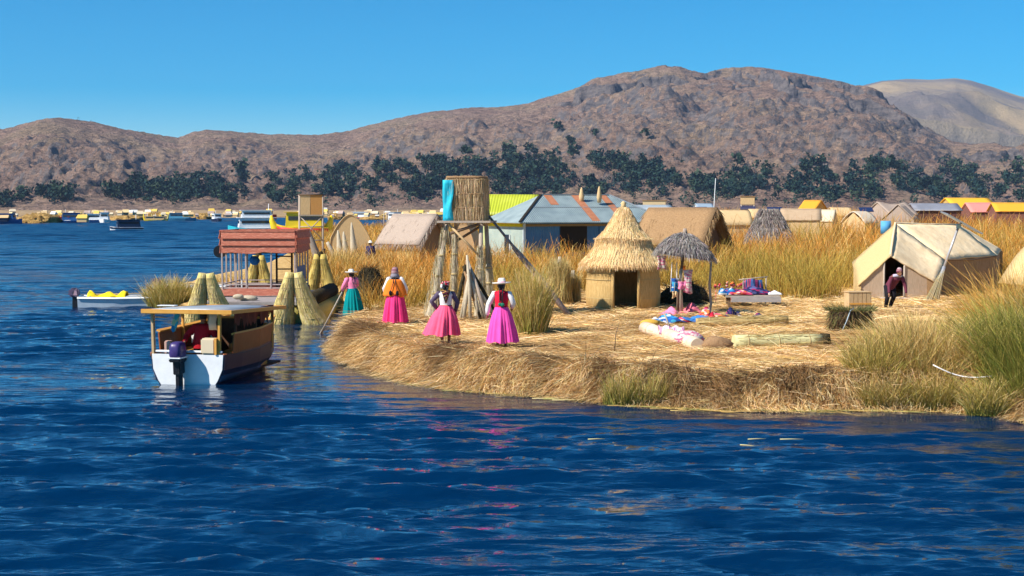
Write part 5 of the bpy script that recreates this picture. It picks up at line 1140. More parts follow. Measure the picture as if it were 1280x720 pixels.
# lookout far left
def lookout():
    g = GX(389, 95); t = empty('lookout_tower', g, R(10), 'distant lookout with two orange brown basket panels on thin poles', 'tower'); z0, z1 = 3.3, 4.6
    for x, m, w_ in ((-.40, M_tan, .66), (.36, mat('orange_basket', (.46, .22, .06), .9, (.58, .30, .10), 8, (2, 2, 8)), .80)):
        mb = MB(); mb.box((x, -.6, (z0+z1)/2), (w_, .08, z1-z0)); mb.build('basket_panel', m, t)
    mb = MB(); mb.box((-.74, 0, (z0+z1)/2), (.08, 1.2, z1-z0)); mb.box((.78, 0, (z0+z1)/2), (.08, 1.2, z1-z0)); mb.box((0, .6, (z0+z1)/2), (1.5, .08, z1-z0)); mb.build('basket_side', M_brown, t)
    MB().box((0, 0, z0-.05), (1.6, 1.4, .08)).build('platform', M_pole, t); MB().tube([(-.8, -.65, z1+.02), (.8, -.65, z1+.02)], .05, 6).build('rim', M_dpole, t)
    for x in (-.75, .75):
        for y in (-.6, .6): MB().tube([(x*1.05, y, -.3), (x, y, z1)], .055, 7).build('leg', M_pole, t)
    for a, b_ in (((-.75, -.62, 3.2), (.75, -.62, 1.6)), ((.75, -.62, 3.2), (-.75, -.62, 1.6)), ((-.75, -.62, 1.6), (.75, -.62, 1.6)), ((-.75, -.62, 2.5), (.75, -.62, 2.5))): MB().tube([a, b_], .04, 6).build('brace', M_pole, t)
lookout()

# ================================================================ BLUE HOUSE
def corrugated(name, col, col2, rust=None, axis='X', scale=9.0, rough=.45, metal=.25):
    if name in MATS: return MATS[name]
    m = bpy.data.materials.new(name); m.use_nodes = True; MATS[name] = m; n = m.node_tree; b_ = n.nodes['Principled BSDF']; b_.inputs['Roughness'].default_value = rough; b_.inputs['Metallic'].default_value = metal
    tc = n.nodes.new('ShaderNodeTexCoord'); nz = n.nodes.new('ShaderNodeTexNoise'); nz.inputs['Scale'].default_value = 1.3; nz.inputs['Detail'].default_value = 6; n.links.new(tc.outputs['Object'], nz.inputs['Vector'])
    cr = n.nodes.new('ShaderNodeValToRGB'); cr.color_ramp.elements[0].position = .35; cr.color_ramp.elements[1].position = .65; cr.color_ramp.elements[0].color = (*col, 1); cr.color_ramp.elements[1].color = (*col2, 1); n.links.new(nz.outputs[0], cr.inputs[0])
    out = cr.outputs[0]
    wv = n.nodes.new('ShaderNodeTexWave'); wv.bands_direction = axis; wv.inputs['Scale'].default_value = scale/2; n.links.new(tc.outputs['Object'], wv.inputs['Vector'])
    bp = n.nodes.new('ShaderNodeBump'); bp.inputs['Distance'].default_value = .03; bp.inputs['Strength'].default_value = .9; n.links.new(wv.outputs[0], bp.inputs['Height']); n.links.new(bp.outputs[0], b_.inputs['Normal'])
    n.links.new(out, b_.inputs['Base Color']); return m
def blue_house():
    c = GX(655, 80.5); rz = R(23); t = empty('blue_house', c, rz, 'blue corrugated iron house with a grey hipped metal roof streaked with rust', 'house')
    zb = -.3; L, W = 8.9, 5.2; ze = 3.2-c.z; zr = 4.78-c.z
    bw = corrugated('blue_corrugated', (.035, .12, .26), (.05, .17, .34), axis='X', scale=4.5, metal=.1); pw = corrugated('pale_green_corrugated', (.36, .44, .40), (.46, .54, .48), axis='Y', scale=4.5, metal=.05)
    mb = MB(); mb.box((L/2, .04, (zb+ze)/2), (L-.1, .08, ze-zb)); fw = mb.build('front_wall', bw, t)
    mb = MB(); mb.box((L/2, W-.04, (zb+ze)/2), (L-.1, .08, ze-zb)); mb.build('back_wall', bw, t)
    mb = MB(); mb.box((.0, W/2, (zb+ze)/2), (.08, W, ze-zb)); lw = mb.build('end_wall', pw, t); mb = MB(); mb.box((L, W/2, (zb+ze)/2), (.08, W, ze-zb)); mb.build('end_wall', pw, t)
    MB().box((-.06, W/2, ze-.16), (.05, W, .22)).build('yellow_trim', C_yellow, lw); MB().box((.0, -.02, ze/2), (.14, .10, ze)).build('corner_strip', cloth('pale_paint', (.45, .52, .55)), fw)
    MB().box((-.05, 2.3, 1.25), (.06, .8, 1.1)).build('window', M_glass, lw); MB().bar((-.09, 1.85, .7), (-.09, 1.85, 1.8), .06, .06).build('window_frame', M_white, lw)
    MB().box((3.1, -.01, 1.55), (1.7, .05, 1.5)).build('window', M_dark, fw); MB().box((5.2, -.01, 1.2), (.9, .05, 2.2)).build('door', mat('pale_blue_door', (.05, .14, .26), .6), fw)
    MB().box((4.45, -.01, ze-.18), (8.8, .05, .14)).build('fascia', cloth('ochre_trim', (.22, .16, .08)), fw)
    MB().box((6.8, -.01, 1.5), (1.4, .05, 1.1)).build('shutter', mat('deep_blue_paint', (.015, .04, .12), .6), fw)
    o = .45; e = [(-o, -o), (L+o, -o), (L+o, W+o), (-o, W+o)]; r0, r1 = (2.2, W/2), (L-2.2, W/2)
    rm = corrugated('grey_zinc_roof', (.22, .29, .31), (.32, .40, .41), axis='X', scale=5, rough=.5, metal=.15); rm2 = corrugated('grey_zinc_end', (.26, .33, .34), (.36, .44, .44), axis='Y', scale=5, rough=.5, metal=.15)
    E = [Vector((x, y, ze)) for x, y in e]; A = Vector((*r0, zr)); B_ = Vector((*r1, zr))
    def slab(pts, m, nm): mb = MB(); mb.solid(pts, [p-Vector((0, 0, .06)) for p in pts]); return mb.build(nm, m, t)
    fr = slab([E[0], E[1], B_, A], rm, 'roof_slope'); slab([E[1], E[2], B_], rm2, 'roof_end'); slab([E[2], E[3], A, B_], rm, 'roof_slope'); slab([E[3], E[0], A], rm2, 'roof_end')
    nrm = (E[1]-E[0]).cross(A-E[0]).normalized()
    rust = mat('rusty_sheet', (.36, .12, .055), .8, (.50, .22, .12), 5, (1, 1, 1), mix=(.3, .7))
    def fp(x, v): y = -o+(W/2+o)*v; return Vector((x, y, ze+(zr-ze)*v))+nrm*.006
    for x0, x1, v0, v1 in ((2.35, 2.85, .62, .98), (4.15, 4.65, .03, .98), (6.0, 6.45, .25, .98)):
        mb = MB(); a = [fp(x0, v0), fp(x1, v0), fp(x1, v1), fp(x0, v1)]; mb.solid(a, [p+nrm*.012 for p in a]); mb.build('rust_strip', rust, fr)
    mb = MB(); a = [fp(.9, .52), fp(8.0, .52), fp(8.0, .535), fp(.9, .535)]; mb.solid(a, [p+nrm*.02 for p in a]); mb.build('sheet_joint', M_metal, fr)
    for a, b_, m in ((E[0], A, M_dark), (E[1], B_, M_metal), (A, B_, M_metal)): MB().bar(a+Vector((0, 0, .02)), b_+Vector((0, 0, .02)), .16, .05).build('ridge_cap', m, t)
    for px, h, lab in ((727, .55, 'left small reed cone ornament above the zinc roof'), (749, .62, 'right small reed cone ornament above the zinc roof')):
        p = D(px, 246, 84.0); mb = MB(); mb.tube([(0, 0, -.35), (0, 0, 0), (0, 0, h*.8), (0, 0, h)], [.10, .16, .07, .02], 10, lump=.08); o_ = mb.build('reed_finial', M_tan, None, 0, p); tag(o_, lab, 'ornament', 'reed cone ornaments')
blue_house()
gable_hut('yellow_green_shed', GX(637, 96)+Vector((0, 0, 0)), 3.5, 3.0, 3.05, 4.2, R(6), mat('pale_lime_wall', (.50, .55, .25), .8), corrugated('lime_green_roof', (.50, .56, .02), (.58, .62, .05), axis='X', scale=6, metal=0), 'shed with a bright yellow green roof behind the tower', 'shed')

# ================================================================ STOOKS AND BUNDLES
def stook(c, h, r, lab, seed, n=1500, arch=True, cols=((.58, .44, .18), (.46, .34, .12), (.66, .54, .26), (.36, .27, .09)), group='upright reed stooks'):
    rg = np.random.default_rng(seed); t = empty('reed_stook', c, 0, lab, 'reed stook', group)
    mb = MB(); mb.tube([(0, 0, -.1), (0, 0, h*.45), (0, 0, h*.75), (.02, 0, h*.9)], [r*.62, r*.45, r*.2, .05], 12, lump=.12); core = mb.build('core', M_rollold, t)
    a = rg.uniform(0, 6.283, n); rr = r*rg.uniform(.6, 1, n); b_ = np.stack([np.cos(a)*rr, np.sin(a)*rr, rg.uniform(-.05, .5, n)*h*.7], 1); b_[:, :2] *= (1-.75*b_[:, 2:3]/h)
    top = np.array([0, 0, h*1.02]); d = unit(top-b_+rg.normal(0, .14, (n, 3))); L = np.linalg.norm(top-b_, axis=1)*rg.uniform(.6, 1.15, n); c_ = tint(n, cols, rg)
    blades('reeds', b_, d, L*.8, .018, np.stack([np.cos(a)*.12, np.sin(a)*.12, rg.uniform(-.25, 0, n)], 1), c_, c_*1.1, BLADE, rg, t)
    MB().tube([(0, 0, h*.66), (0, 0, h*.70)], r*.42, 12).build('binding', M_cord, t)
stook(GX(699, 47.5), 1.75, .50, 'shaggy reed stook left of the round hut', 1, 2200)
stook(GX(716, 48.2), 1.25, .32, 'smaller leaning reed stook touching the round hut wall', 2, 900)
stook(GX(891, 74), 2.35, .42, 'tall reed stook standing at the gable of the brown hut', 3, 1200)

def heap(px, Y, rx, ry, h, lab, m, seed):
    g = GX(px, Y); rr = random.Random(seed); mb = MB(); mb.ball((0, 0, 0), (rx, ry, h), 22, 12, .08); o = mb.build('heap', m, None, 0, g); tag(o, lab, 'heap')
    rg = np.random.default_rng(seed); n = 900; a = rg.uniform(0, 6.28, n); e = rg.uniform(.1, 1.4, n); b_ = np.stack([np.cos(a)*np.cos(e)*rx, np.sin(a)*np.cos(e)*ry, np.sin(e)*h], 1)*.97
    c_ = tint(n, [(.02, .016, .01), (.05, .04, .02), (.09, .07, .03), (.03, .025, .012)], rg); blades('loose_reeds', b_, unit(rg.normal(0, 1, (n, 3))+b_*1.2), rg.uniform(.1, .35, n), .02, rg.normal(0, .05, (n, 3)), c_, c_, BLADE, rg, o)  # near-black blades, part of the stand-in shade
heap(462, 50.5, .62, .5, 1.15, 'black heap standing in for shade behind the woman in the teal skirt', M_dreed, 1)  # shaded hollow in the reeds, built as an added black mound
heap(856, 47.5, .85, .6, .72, 'black heap standing in for reed shade behind the umbrella post', M_dreed, 2)  # only shade of the reeds here, shaped as an added dark mound

# ================================================================ THATCHED UMBRELLA AND ITS STALL
def umbrella():
    g = GX(851, 43.4); t = empty('thatched_umbrella', g, 0, 'grey straw parasol on a crooked trunk beside the round hut', 'parasol')
    zr = 3.22-g.z; tilt = -.14
    pr = [(.88, zr-.64), (.75, zr-.46), (.54, zr-.25), (.28, zr-.08), (.05, zr)]
    mb = MB(); mb.lathe(pr+[(x*.92, z-.07) for x, z in reversed(pr)], 36, (.12, 0, 0), lambda a, t_: 1+.02*math.sin(7*a)); 
    for v in mb.v: v.z += (v.x-.12)*tilt
    cn = mb.build('canopy', M_grey, t)
    R_ = []
    for i in range(len(pr)-1):
        (ra, za), (rb, zb) = pr[i], pr[i+1]; L = math.hypot(ra-rb, za-zb)
        for u in (0, .33, .66):
            rr, zz = ra+(rb-ra)*u, za+(zb-za)*u
            for j in range(int(16+50*rr)): a = 2*math.pi*j/int(16+50*rr); x = math.cos(a)*rr+.12; R_.append(((x, math.sin(a)*rr, zz+.04+(x-.12)*tilt), (math.cos(a)*(ra-rb)/L, math.sin(a)*(ra-rb)/L, (za-zb)/L-.12)))
    thatch_strands('straw_layer', R_, None, 3600, .22, cn, .014, ((.26, .23, .22), (.38, .34, .33), (.18, .155, .15), (.46, .42, .40)), 5, .015, .12)
    mb = MB()
    for j in range(10): a = 2*math.pi*j/10; x = math.cos(a)*.8+.12; mb.tube([(.12, 0, zr-.16), (x, math.sin(a)*.8, zr-.62+(x-.12)*tilt)], .02, 5)
    mb.build('ribs', M_dpole, cn); MB().tube([(.12, 0, zr-.05), (.12, 0, zr+.16)], [.09, .05], 8, lump=.1).build('knob', M_greypink, cn)
    MB().tube([(.02, 0, -.1), (-.02, 0, .8), (.02, 0, 1.4)], [.085, .07, .055], 9, lump=.05).build('trunk', M_rollold, t)
    MB().tube([(-.10, -.04, -.1), (-.06, -.02, .8), (.04, 0, 1.5), (.12, 0, zr-.1)], [.05, .045, .045, .04], 9, lump=.05).build('trunk', M_dpole, t)
    p = GX(886, 44.0); tp = D(889, 326, 43.9); mb = MB(); mb.tube([(0, 0, -.1), (.08, 0, .3), (.03, 0, .9), (tp-p)], [.045, .04, .04, .03], 8, lump=.06); o = mb.build('forked_post', M_pole, None, 0, p); tag(o, 'thin crooked grey post under the right rim of the straw parasol', 'post')
    mb = MB(); mb.tube([(.08, 0, .3), (-.05, 0, -.1)], .035, 7); mb.build('prop', M_pole, o)
    # hanging goods
    def hang(px, py, Y, w_, h, m, lab, cat='textile', nm='hanging_textile', seed=0):
        p = D(px, py, Y); mb = MB(); mb.sheet([[((u-.5)*w_*(1-.25*math.sin(v*3.1)), .04*math.sin(u*7+seed)+.02*math.sin(v*9), -h*v+.03*math.sin(u*5+seed)*v) for u in np.linspace(0, 1, 6)] for v in np.linspace(0, 1, 7)], .02); o = mb.build(nm, m, None, 0, p); tag(o, lab, cat)
        MB().tube([(0, 0, -.02), (0, 0, .25)], .006, 4).build('string', M_cord, o)
    hang(860, 337, 43.2, .28, .72, K_pink, 'pink and white patterned cloth hanging on the right of the parasol trunk', seed=1)
    hang(844, 348, 43.1, .22, .42, K_blue, 'blue and white textile hanging on the left of the parasol trunk', seed=2)
    hang(853, 352, 42.9, .26, .22, C_rose, 'bright pink cloth tied round the parasol trunk', seed=3)
    hang(843, 364, 43.0, .16, .20, M_tan, 'small straw coloured pouch hanging low left of the parasol trunk', 'pouch', 'pouch', seed=4)
    hang(827, 320, 43.6, .28, .40, K_pink, 'faded pink textile hanging under the left rim of the parasol', seed=5)
    hang(855, 332, 43.0, .07, .12, C_orange, 'tiny orange tassel high on the parasol trunk', 'tassel', 'tassel', seed=6)
    for k, px in enumerate((840, 846)): mb = MB(); a = D(px, 328, 43.2); mb.tube([a, a+Vector((-.04+.05*k, 0, -.9))], .012, 5); tag(mb.build('cotton_cord', C_white), 'white cord hanging left of the parasol trunk', 'cord', 'white cords')
    # goods on the ground
    def spread(px, py, w_, d, h, m, lab, rz=0, seed=0, nm='textile', cat='textile', res=14):
        p = G(px, py); rg = random.Random(seed); f = [rg.uniform(0, 6) for _ in range(6)]
        mb = MB(); mb.sheet([[((u-.5)*w_*(1+.12*math.sin(v*5+f[3])), (v-.5)*d*(1+.2*math.sin(u*6+f[4])), .05+h*(.5+.5*math.sin(u*9+f[0]+3*v))*(math.sin(math.pi*u)*math.sin(math.pi*v))**.4+h*.4*math.sin(v*13+u*11+f[1])*math.sin(math.pi*u)) for u in np.linspace(0, 1, res)] for v in np.linspace(0, 1, 9)], .02)
        o = mb.build(nm, m, None, 0, p, rz); return tag(o, lab, cat)
    spread(833, 403, .95, .8, .16, K_blue, 'blue and white crumpled textile on the straw at the foot of the parasol', 0, 1)
    spread(868, 402, .95, .5, .12, C_blue, 'plain blue cloth lying right of the parasol trunk', .1, 2)
    spread(838, 394, .6, .5, .17, C_rose, 'pink bag slumped on the left of the parasol trunk', 0, 3, 'bag', 'bag')
    spread(864, 393, .75, .5, .24, cloth('salmon_pink_cloth', (.72, .16, .22)), 'salmon pink bundle of cloth right of the parasol trunk', 0, 4, 'cloth_bundle', 'bundle')
    spread(903, 402, .8, .5, .16, K_red, 'heap of red and orange woven cloth in front of the stall', 0, 5)
    spread(893, 401, .35, .3, .18, C_red, 'small bright red cloth between the blue cloth and the stall', 0, 6)
    spread(925, 402, .6, .4, .10, C_white, 'crumpled white cloth in front of the stall', 0, 7)
    spread(948, 401, .5, .35, .14, K_dark, 'dark blue woven cloth on the straw right of the white cloth', 0, 8)
    spread(885, 396, .45, .35, .20, K_red, 'small heap of red and orange textiles by the thin crooked post', .3, 9)
    spread(916, 397, .5, .3, .22, K_dark, 'dark bundle of textiles leaning on the stall front', 0, 10)
    spread(852, 404, .35, .3, .10, K_red, 'red and orange scarf on top of the blue cloths at the parasol', .5, 11)
    spread(820, 404, .4, .3, .10, C_white, 'small white cloth at the left end of the blue textile', .2, 12)
    # stall
    g = GX(930, 46.6); t = empty('stall_table', g, R(-3), 'low board stall covered with goods at the edge of the reeds', 'table')
    MB().box((.25, 0, .36), (1.75, .95, .06)).build('top', M_pole, t); MB().box((.35, -.50, .27), (1.6, .05, .18)).build('front_board', mat('grey_board', (.30, .28, .28), .8, (.40, .37, .36), 5, (1, 5, 5)), t)
    for x in (-.5, 1.0):
        for y in (-.38, .38): MB().bar((x, y, -.1), (x, y, .34), .07).build('leg', M_dpole, t)
    def on(x, y, w_, d, h, m, lab, seed, zz=.39):
        rg = random.Random(seed); f = [rg.uniform(0, 6) for _ in range(4)]; mb = MB()
        mb.sheet([[((u-.5)*w_, (v-.5)*d, .03+h*(math.sin(math.pi*u)*math.sin(math.pi*v))**.35*(.75+.25*math.sin(u*11+f[0]))+.02*math.sin(v*11)) for u in np.linspace(0, 1, 14)] for v in np.linspace(0, 1, 8)], .02); o = mb.build('textile_pile', m, None, 0, g+Vector((x, y, zz)), R(-3)); tag(o, lab, 'textiles')
    on(.15, .1, 1.7, .6, .26, K_dark, 'long dark blue pile of woven textiles on the stall', 1); on(-.55, -.1, .6, .5, .22, K_blue, 'small blue grey textile pile at the left end of the stall', 2)
    on(-.15, -.33, .8, .25, .15, K_red, 'folded red and orange textiles at the front of the stall', 3); on(1.0, 0, .45, .6, .10, C_white, 'pale folded cloth at the right end of the stall', 4)
    g2 = D(941, 346, 46.9); t = empty('hung_blanket', g2, 0, 'dark blue and pink striped blanket hung over a rail above the stall', 'blanket')
    mb = MB(); mb.sheet([[((u-.5)*.62+.12*v*(u-.2), .03*math.sin(u*9)-.05*v, -.05-.72*v-.10*(1-u)*(1-v)+.05*math.sin(u*5)) for u in np.linspace(0, 1, 10)] for v in np.linspace(0, 1, 8)], .02); mb.build('cloth', pattern('blanket_stripes', [(.02, .03, .10), (.30, .04, .12), (.03, .03, .08), (.05, .12, .30), (.45, .12, .18)], 5, (5, 1, .6)), t)
    MB().tube([(-.45, .05, -.1), (.5, .05, .0)], .02, 6).build('rail', M_pole, t); MB().tube([(-.3, .1, -1.1), (-.3, .06, -.05)], .02, 6).build('post', M_pole, t); MB().tube([(.45, .1, -1.1), (.45, .06, .0)], .02, 6).build('post', M_pole, t)
    for k, (px, py) in enumerate(((895, 357), (914, 355), (921, 357))):
        p = D(px, py, 48.0); mb = MB(); rr = random.Random(k)
        for i in range(5): mb.ball((rr.uniform(-.18, .18), 0, rr.uniform(-.06, .06)), .05, 7, 5, .2)
        mb.tube([(0, .02, -.9), (0, .02, 0)], .012, 4); tag(mb.build('red_ornament', K_red, None, 0, p), ['leftmost red ornament hanging in the reeds behind the stall', 'middle red ornament hanging in the reeds behind the stall', 'right red ornament beside the striped blanket'][k], 'ornament', 'red ornaments behind the stall')
umbrella()

# ================================================================ ROLLS AND BUNDLES ON THE FLOOR
def roll(a, b_, r, m, lab, nm='reed_mat_roll', cat='mat roll', sq=1.0, ends=None, strands=0, lump=.03):
    a = Vector(a); b_ = Vector(b_); c = (a+b_)/2; mb = MB(); mb.tube([(a-c).lerp(b_-c, u) for u in np.linspace(0, 1, 9)], [r*(1+.05*math.sin(i*2)) for i in range(9)], 14, lump=lump); o = mb.build(nm, m, None, 0, c); tag(o, lab, cat)
    d = (b_-a).normalized()
    for u in (.15, .5, .85): q = (a-c).lerp(b_-c, u); MB().tube([q-d*.015, q+d*.015], r*1.06, 14).build('tie', M_cord, o)
    if ends: MB().tube([(b_-c)-d*.02, (b_-c)+d*.18], [r*1.0, r*1.1], 12, lump=.2).build('root_end', ends, o)
    if strands:
        rg = np.random.default_rng(int(abs(a.x)*100)+3); n = strands; u = rg.random(n)[:, None]; an = rg.uniform(0, 6.28, n); y = d.cross(Vector((0, 0, 1))).normalized(); z = Vector((0, 0, 1))
        base = np.array(a-c)+(np.array(b_-a))*u*.9+np.outer(np.cos(an), np.array(y))*r+np.outer(np.sin(an), np.array(z))*r
        cc = tint(n, [(.62, .50, .24), (.50, .38, .15), (.40, .28, .10)], rg); blades('loose_reeds', base, unit(np.array(d)+rg.normal(0, .10, (n, 3))), rg.uniform(.2, .6, n), .014, rg.normal(0, .02, (n, 3)), cc, cc, BLADE, rg, o)
    return o
Z = Vector((0, 0, .12))
roll(G(917, 434)+Z, G(1026, 433)+Z, .17, mat('pale_yellow_reeds', (.60, .56, .26), .9, (.70, .64, .36), 6, (1, 9, 9), .01, 14, mix=(.3, .7)), 'long pale yellow green reed bundle lying on the straw below the stall', 'reed_bundle', 'reed bundle', ends=M_dreed, strands=300)
roll(G(870, 409)+Z, G(985, 406)+Z, .14, mat('brown_gold_reeds', (.46, .32, .13), .9, (.60, .44, .20), 6, (1, 9, 9), .02, 14), 'brown gold reed bundle lying just in front of the stall cloths', 'reed_bundle', 'reed bundle', strands=700, lump=.1)
roll(G(806, 416)+Z, G(872, 438)+Z, .17, cloth('peach_mat', (.66, .48, .32), (.72, .60, .48)), 'peach coloured rolled mat with purple striped cloth lying slantwise', lump=.04)
p = G(838, 424); mb = MB(); mb.sheet([[(-.30+.6*u, -.22+.4*v-.25*u, .14+.20*math.sin(math.pi*v)+.03*math.sin(u*17+v*5)) for u in np.linspace(0, 1, 12)] for v in np.linspace(0, 1, 7)], .015); tag(mb.build('striped_cloth', K_stripe, None, 0, p), 'purple and white striped cloth thrown over the peach mat roll', 'cloth')
p = G(862, 432); mb = MB(); mb.ball((0, 0, .16), (.34, .24, .20), lump=.1); tag(mb.build('white_sack', K_pink, None, 0, p), 'pink and white patterned sack at the low end of the peach mat roll', 'sack')
p = G(812, 409); mb = MB(); mb.ball((0, 0, .10), (.28, .16, .12), lump=.1); tag(mb.build('ochre_cloth', cloth('ochre', (.62, .36, .06)), None, 0, p), 'ochre yellow cloth at the upper end of the peach mat roll', 'cloth')
heap2 = G(897, 436); mb = MB(); mb.ball((0, 0, .1), (.36, .2, .19), 14, 9, .18); o = mb.build('root_clump', M_brown, None, 0, heap2); tag(o, 'dark brown clump of reed roots between the two rolls', 'roots')
p = G(841, 418); mb = MB(); mb.tube([(0, 0, 0), (-.22, .05, .55)], [.028, .02], 6); tag(mb.build('leaning_stick', M_pole, None, 0, p), 'short grey stick leaning from the peach mat roll', 'stick')
p = G(768, 440); mb = MB(); mb.tube([(0, 0, 0), (.03, 0, .4), (.11, 0, .68)], [.012, .009, .004], 5); tag(mb.build('dead_stem', M_dpole, None, 0, p), 'single thin dead stem standing alone on the straw in front of the round hut', 'stem')
p = G(896, 464)+Vector((0, -.1, .03)); mb = MB(); mb.ball((0, 0, .03), (.13, .08, .05), 10, 6, .25); tag(mb.build('plastic_bag', cloth('pale_blue_plastic', (.45, .45, .68)), None, 0, p), 'small crumpled pale blue plastic bag on the edge of the bank', 'bag')
# dark stump of cut reed blocks with a crate
g = G(1066, 414); t = empty('reed_block', g, 0, 'dark chunk of cut reed root with a blue rope over it', 'reed block')
mb = MB(); mb.tube([(0, .25, -.1), (0, .25, .25), (0, .25, .52)], [.42, .48, .50], 16, sq=.8, lump=.12); mb.build('block', M_dreed2 if False else mat('dark_root', (.05, .03, .018), .95, (.13, .08, .045), 8, (1, 1, 1), .05, 12), t)
rg = np.random.default_rng(77); n = 1500; a = rg.uniform(0, 6.28, n); b_ = np.stack([np.cos(a)*.5, .25+np.sin(a)*.42, rg.uniform(0, .6, n)], 1); cc = tint(n, [(.10, .06, .03), (.22, .14, .06), (.05, .035, .02), (.16, .17, .05)], rg)
blades('root_fibres', b_, unit(np.stack([np.cos(a)*.5, np.sin(a)*.5, -np.ones(n)*.8], 1)+rg.normal(0, .2, (n, 3))), rg.uniform(.1, .35, n), .014, np.zeros((n, 3)), cc, cc, BLADE, rg, t)
n = 900; a = rg.uniform(0, 6.28, n); r = np.sqrt(rg.random(n))*.62; b_ = np.stack([np.cos(a)*r, .25+np.sin(a)*r*.8, np.full(n, .52)], 1); cc = tint(n, [(.14, .16, .05), (.28, .22, .09), (.08, .09, .03)], rg); blades('top_grass', b_, unit(np.stack([np.cos(a), np.sin(a), .5+0*a], 1)+rg.normal(0, .3, (n, 3))), rg.uniform(.1, .3, n), .014, np.zeros((n, 3)), cc, cc, BLADE, rg, t)
MB().tube([(-.32, -.22, .05), (-.22, -.26, .3), (-.12, -.20, .55), (.0, -.05, .60)], .014, 6).build('rope', cloth('pale_blue_rope', (.40, .50, .58)), t)
g = GX(1073, 44.8); t = empty('wooden_crate', g, R(8), 'pale wooden slatted crate standing on the straw behind the dark reed block', 'crate')
for i in range(5): MB().box((-.28+.14*i, -.2, .32), (.125, .03, .50)).build('slat', M_ltwood, t, .004)
mb = MB(); mb.box((0, .02, .585), (.76, .5, .03)); mb.build('lid', M_ltwood, t, .005); MB().box((0, -.225, .22), (.72, .02, .05)).build('batten', M_wood, t); MB().box((0, .22, .3), (.7, .03, .5)).build('back', M_ltwood, t)
for x in (-.35, .35): MB().box((x, 0, .3), (.03, .42, .5)).build('side', M_ltwood, t)
g = GX(1058, 45.5); tuft('dry_heap', g.x, g.y, .55, .4, 700, .35, TAN, TAN, 'small heap of dry straw beside the wooden crate', 'straw', .8, .3, 61, .014)
# red cloths right of the tent
p = G(1222, 399); mb = MB(); mb.sheet([[(-.55+1.1*u, -.2+.4*v, .07+.06*math.sin(u*9)*math.sin(v*5)) for u in np.linspace(0, 1, 12)] for v in np.linspace(0, 1, 6)], .015); tag(mb.build('red_cloth', cloth('tomato_red', (.72, .10, .05)), None, 0, p+Vector((0, 0, .22))), 'tomato red cloth spread on the grass in front of the big tent', 'cloth')
# rope between the bank tufts
a = D(1166, 456, 28.0); b_ = D(1241, 470, 27.6); mb = MB(); mb.tube([a.lerp(b_, u)+Vector((0, 0, -.12*math.sin(math.pi*u))) for u in np.linspace(0, 1, 9)], .014, 6, cap=True); tag(mb.build('white_rope', C_white), 'slack white rope strung through the grass clump on the bank', 'rope')
# mooring rope at the oar
a = P(365, 404, .55); b_ = G(412, 392)

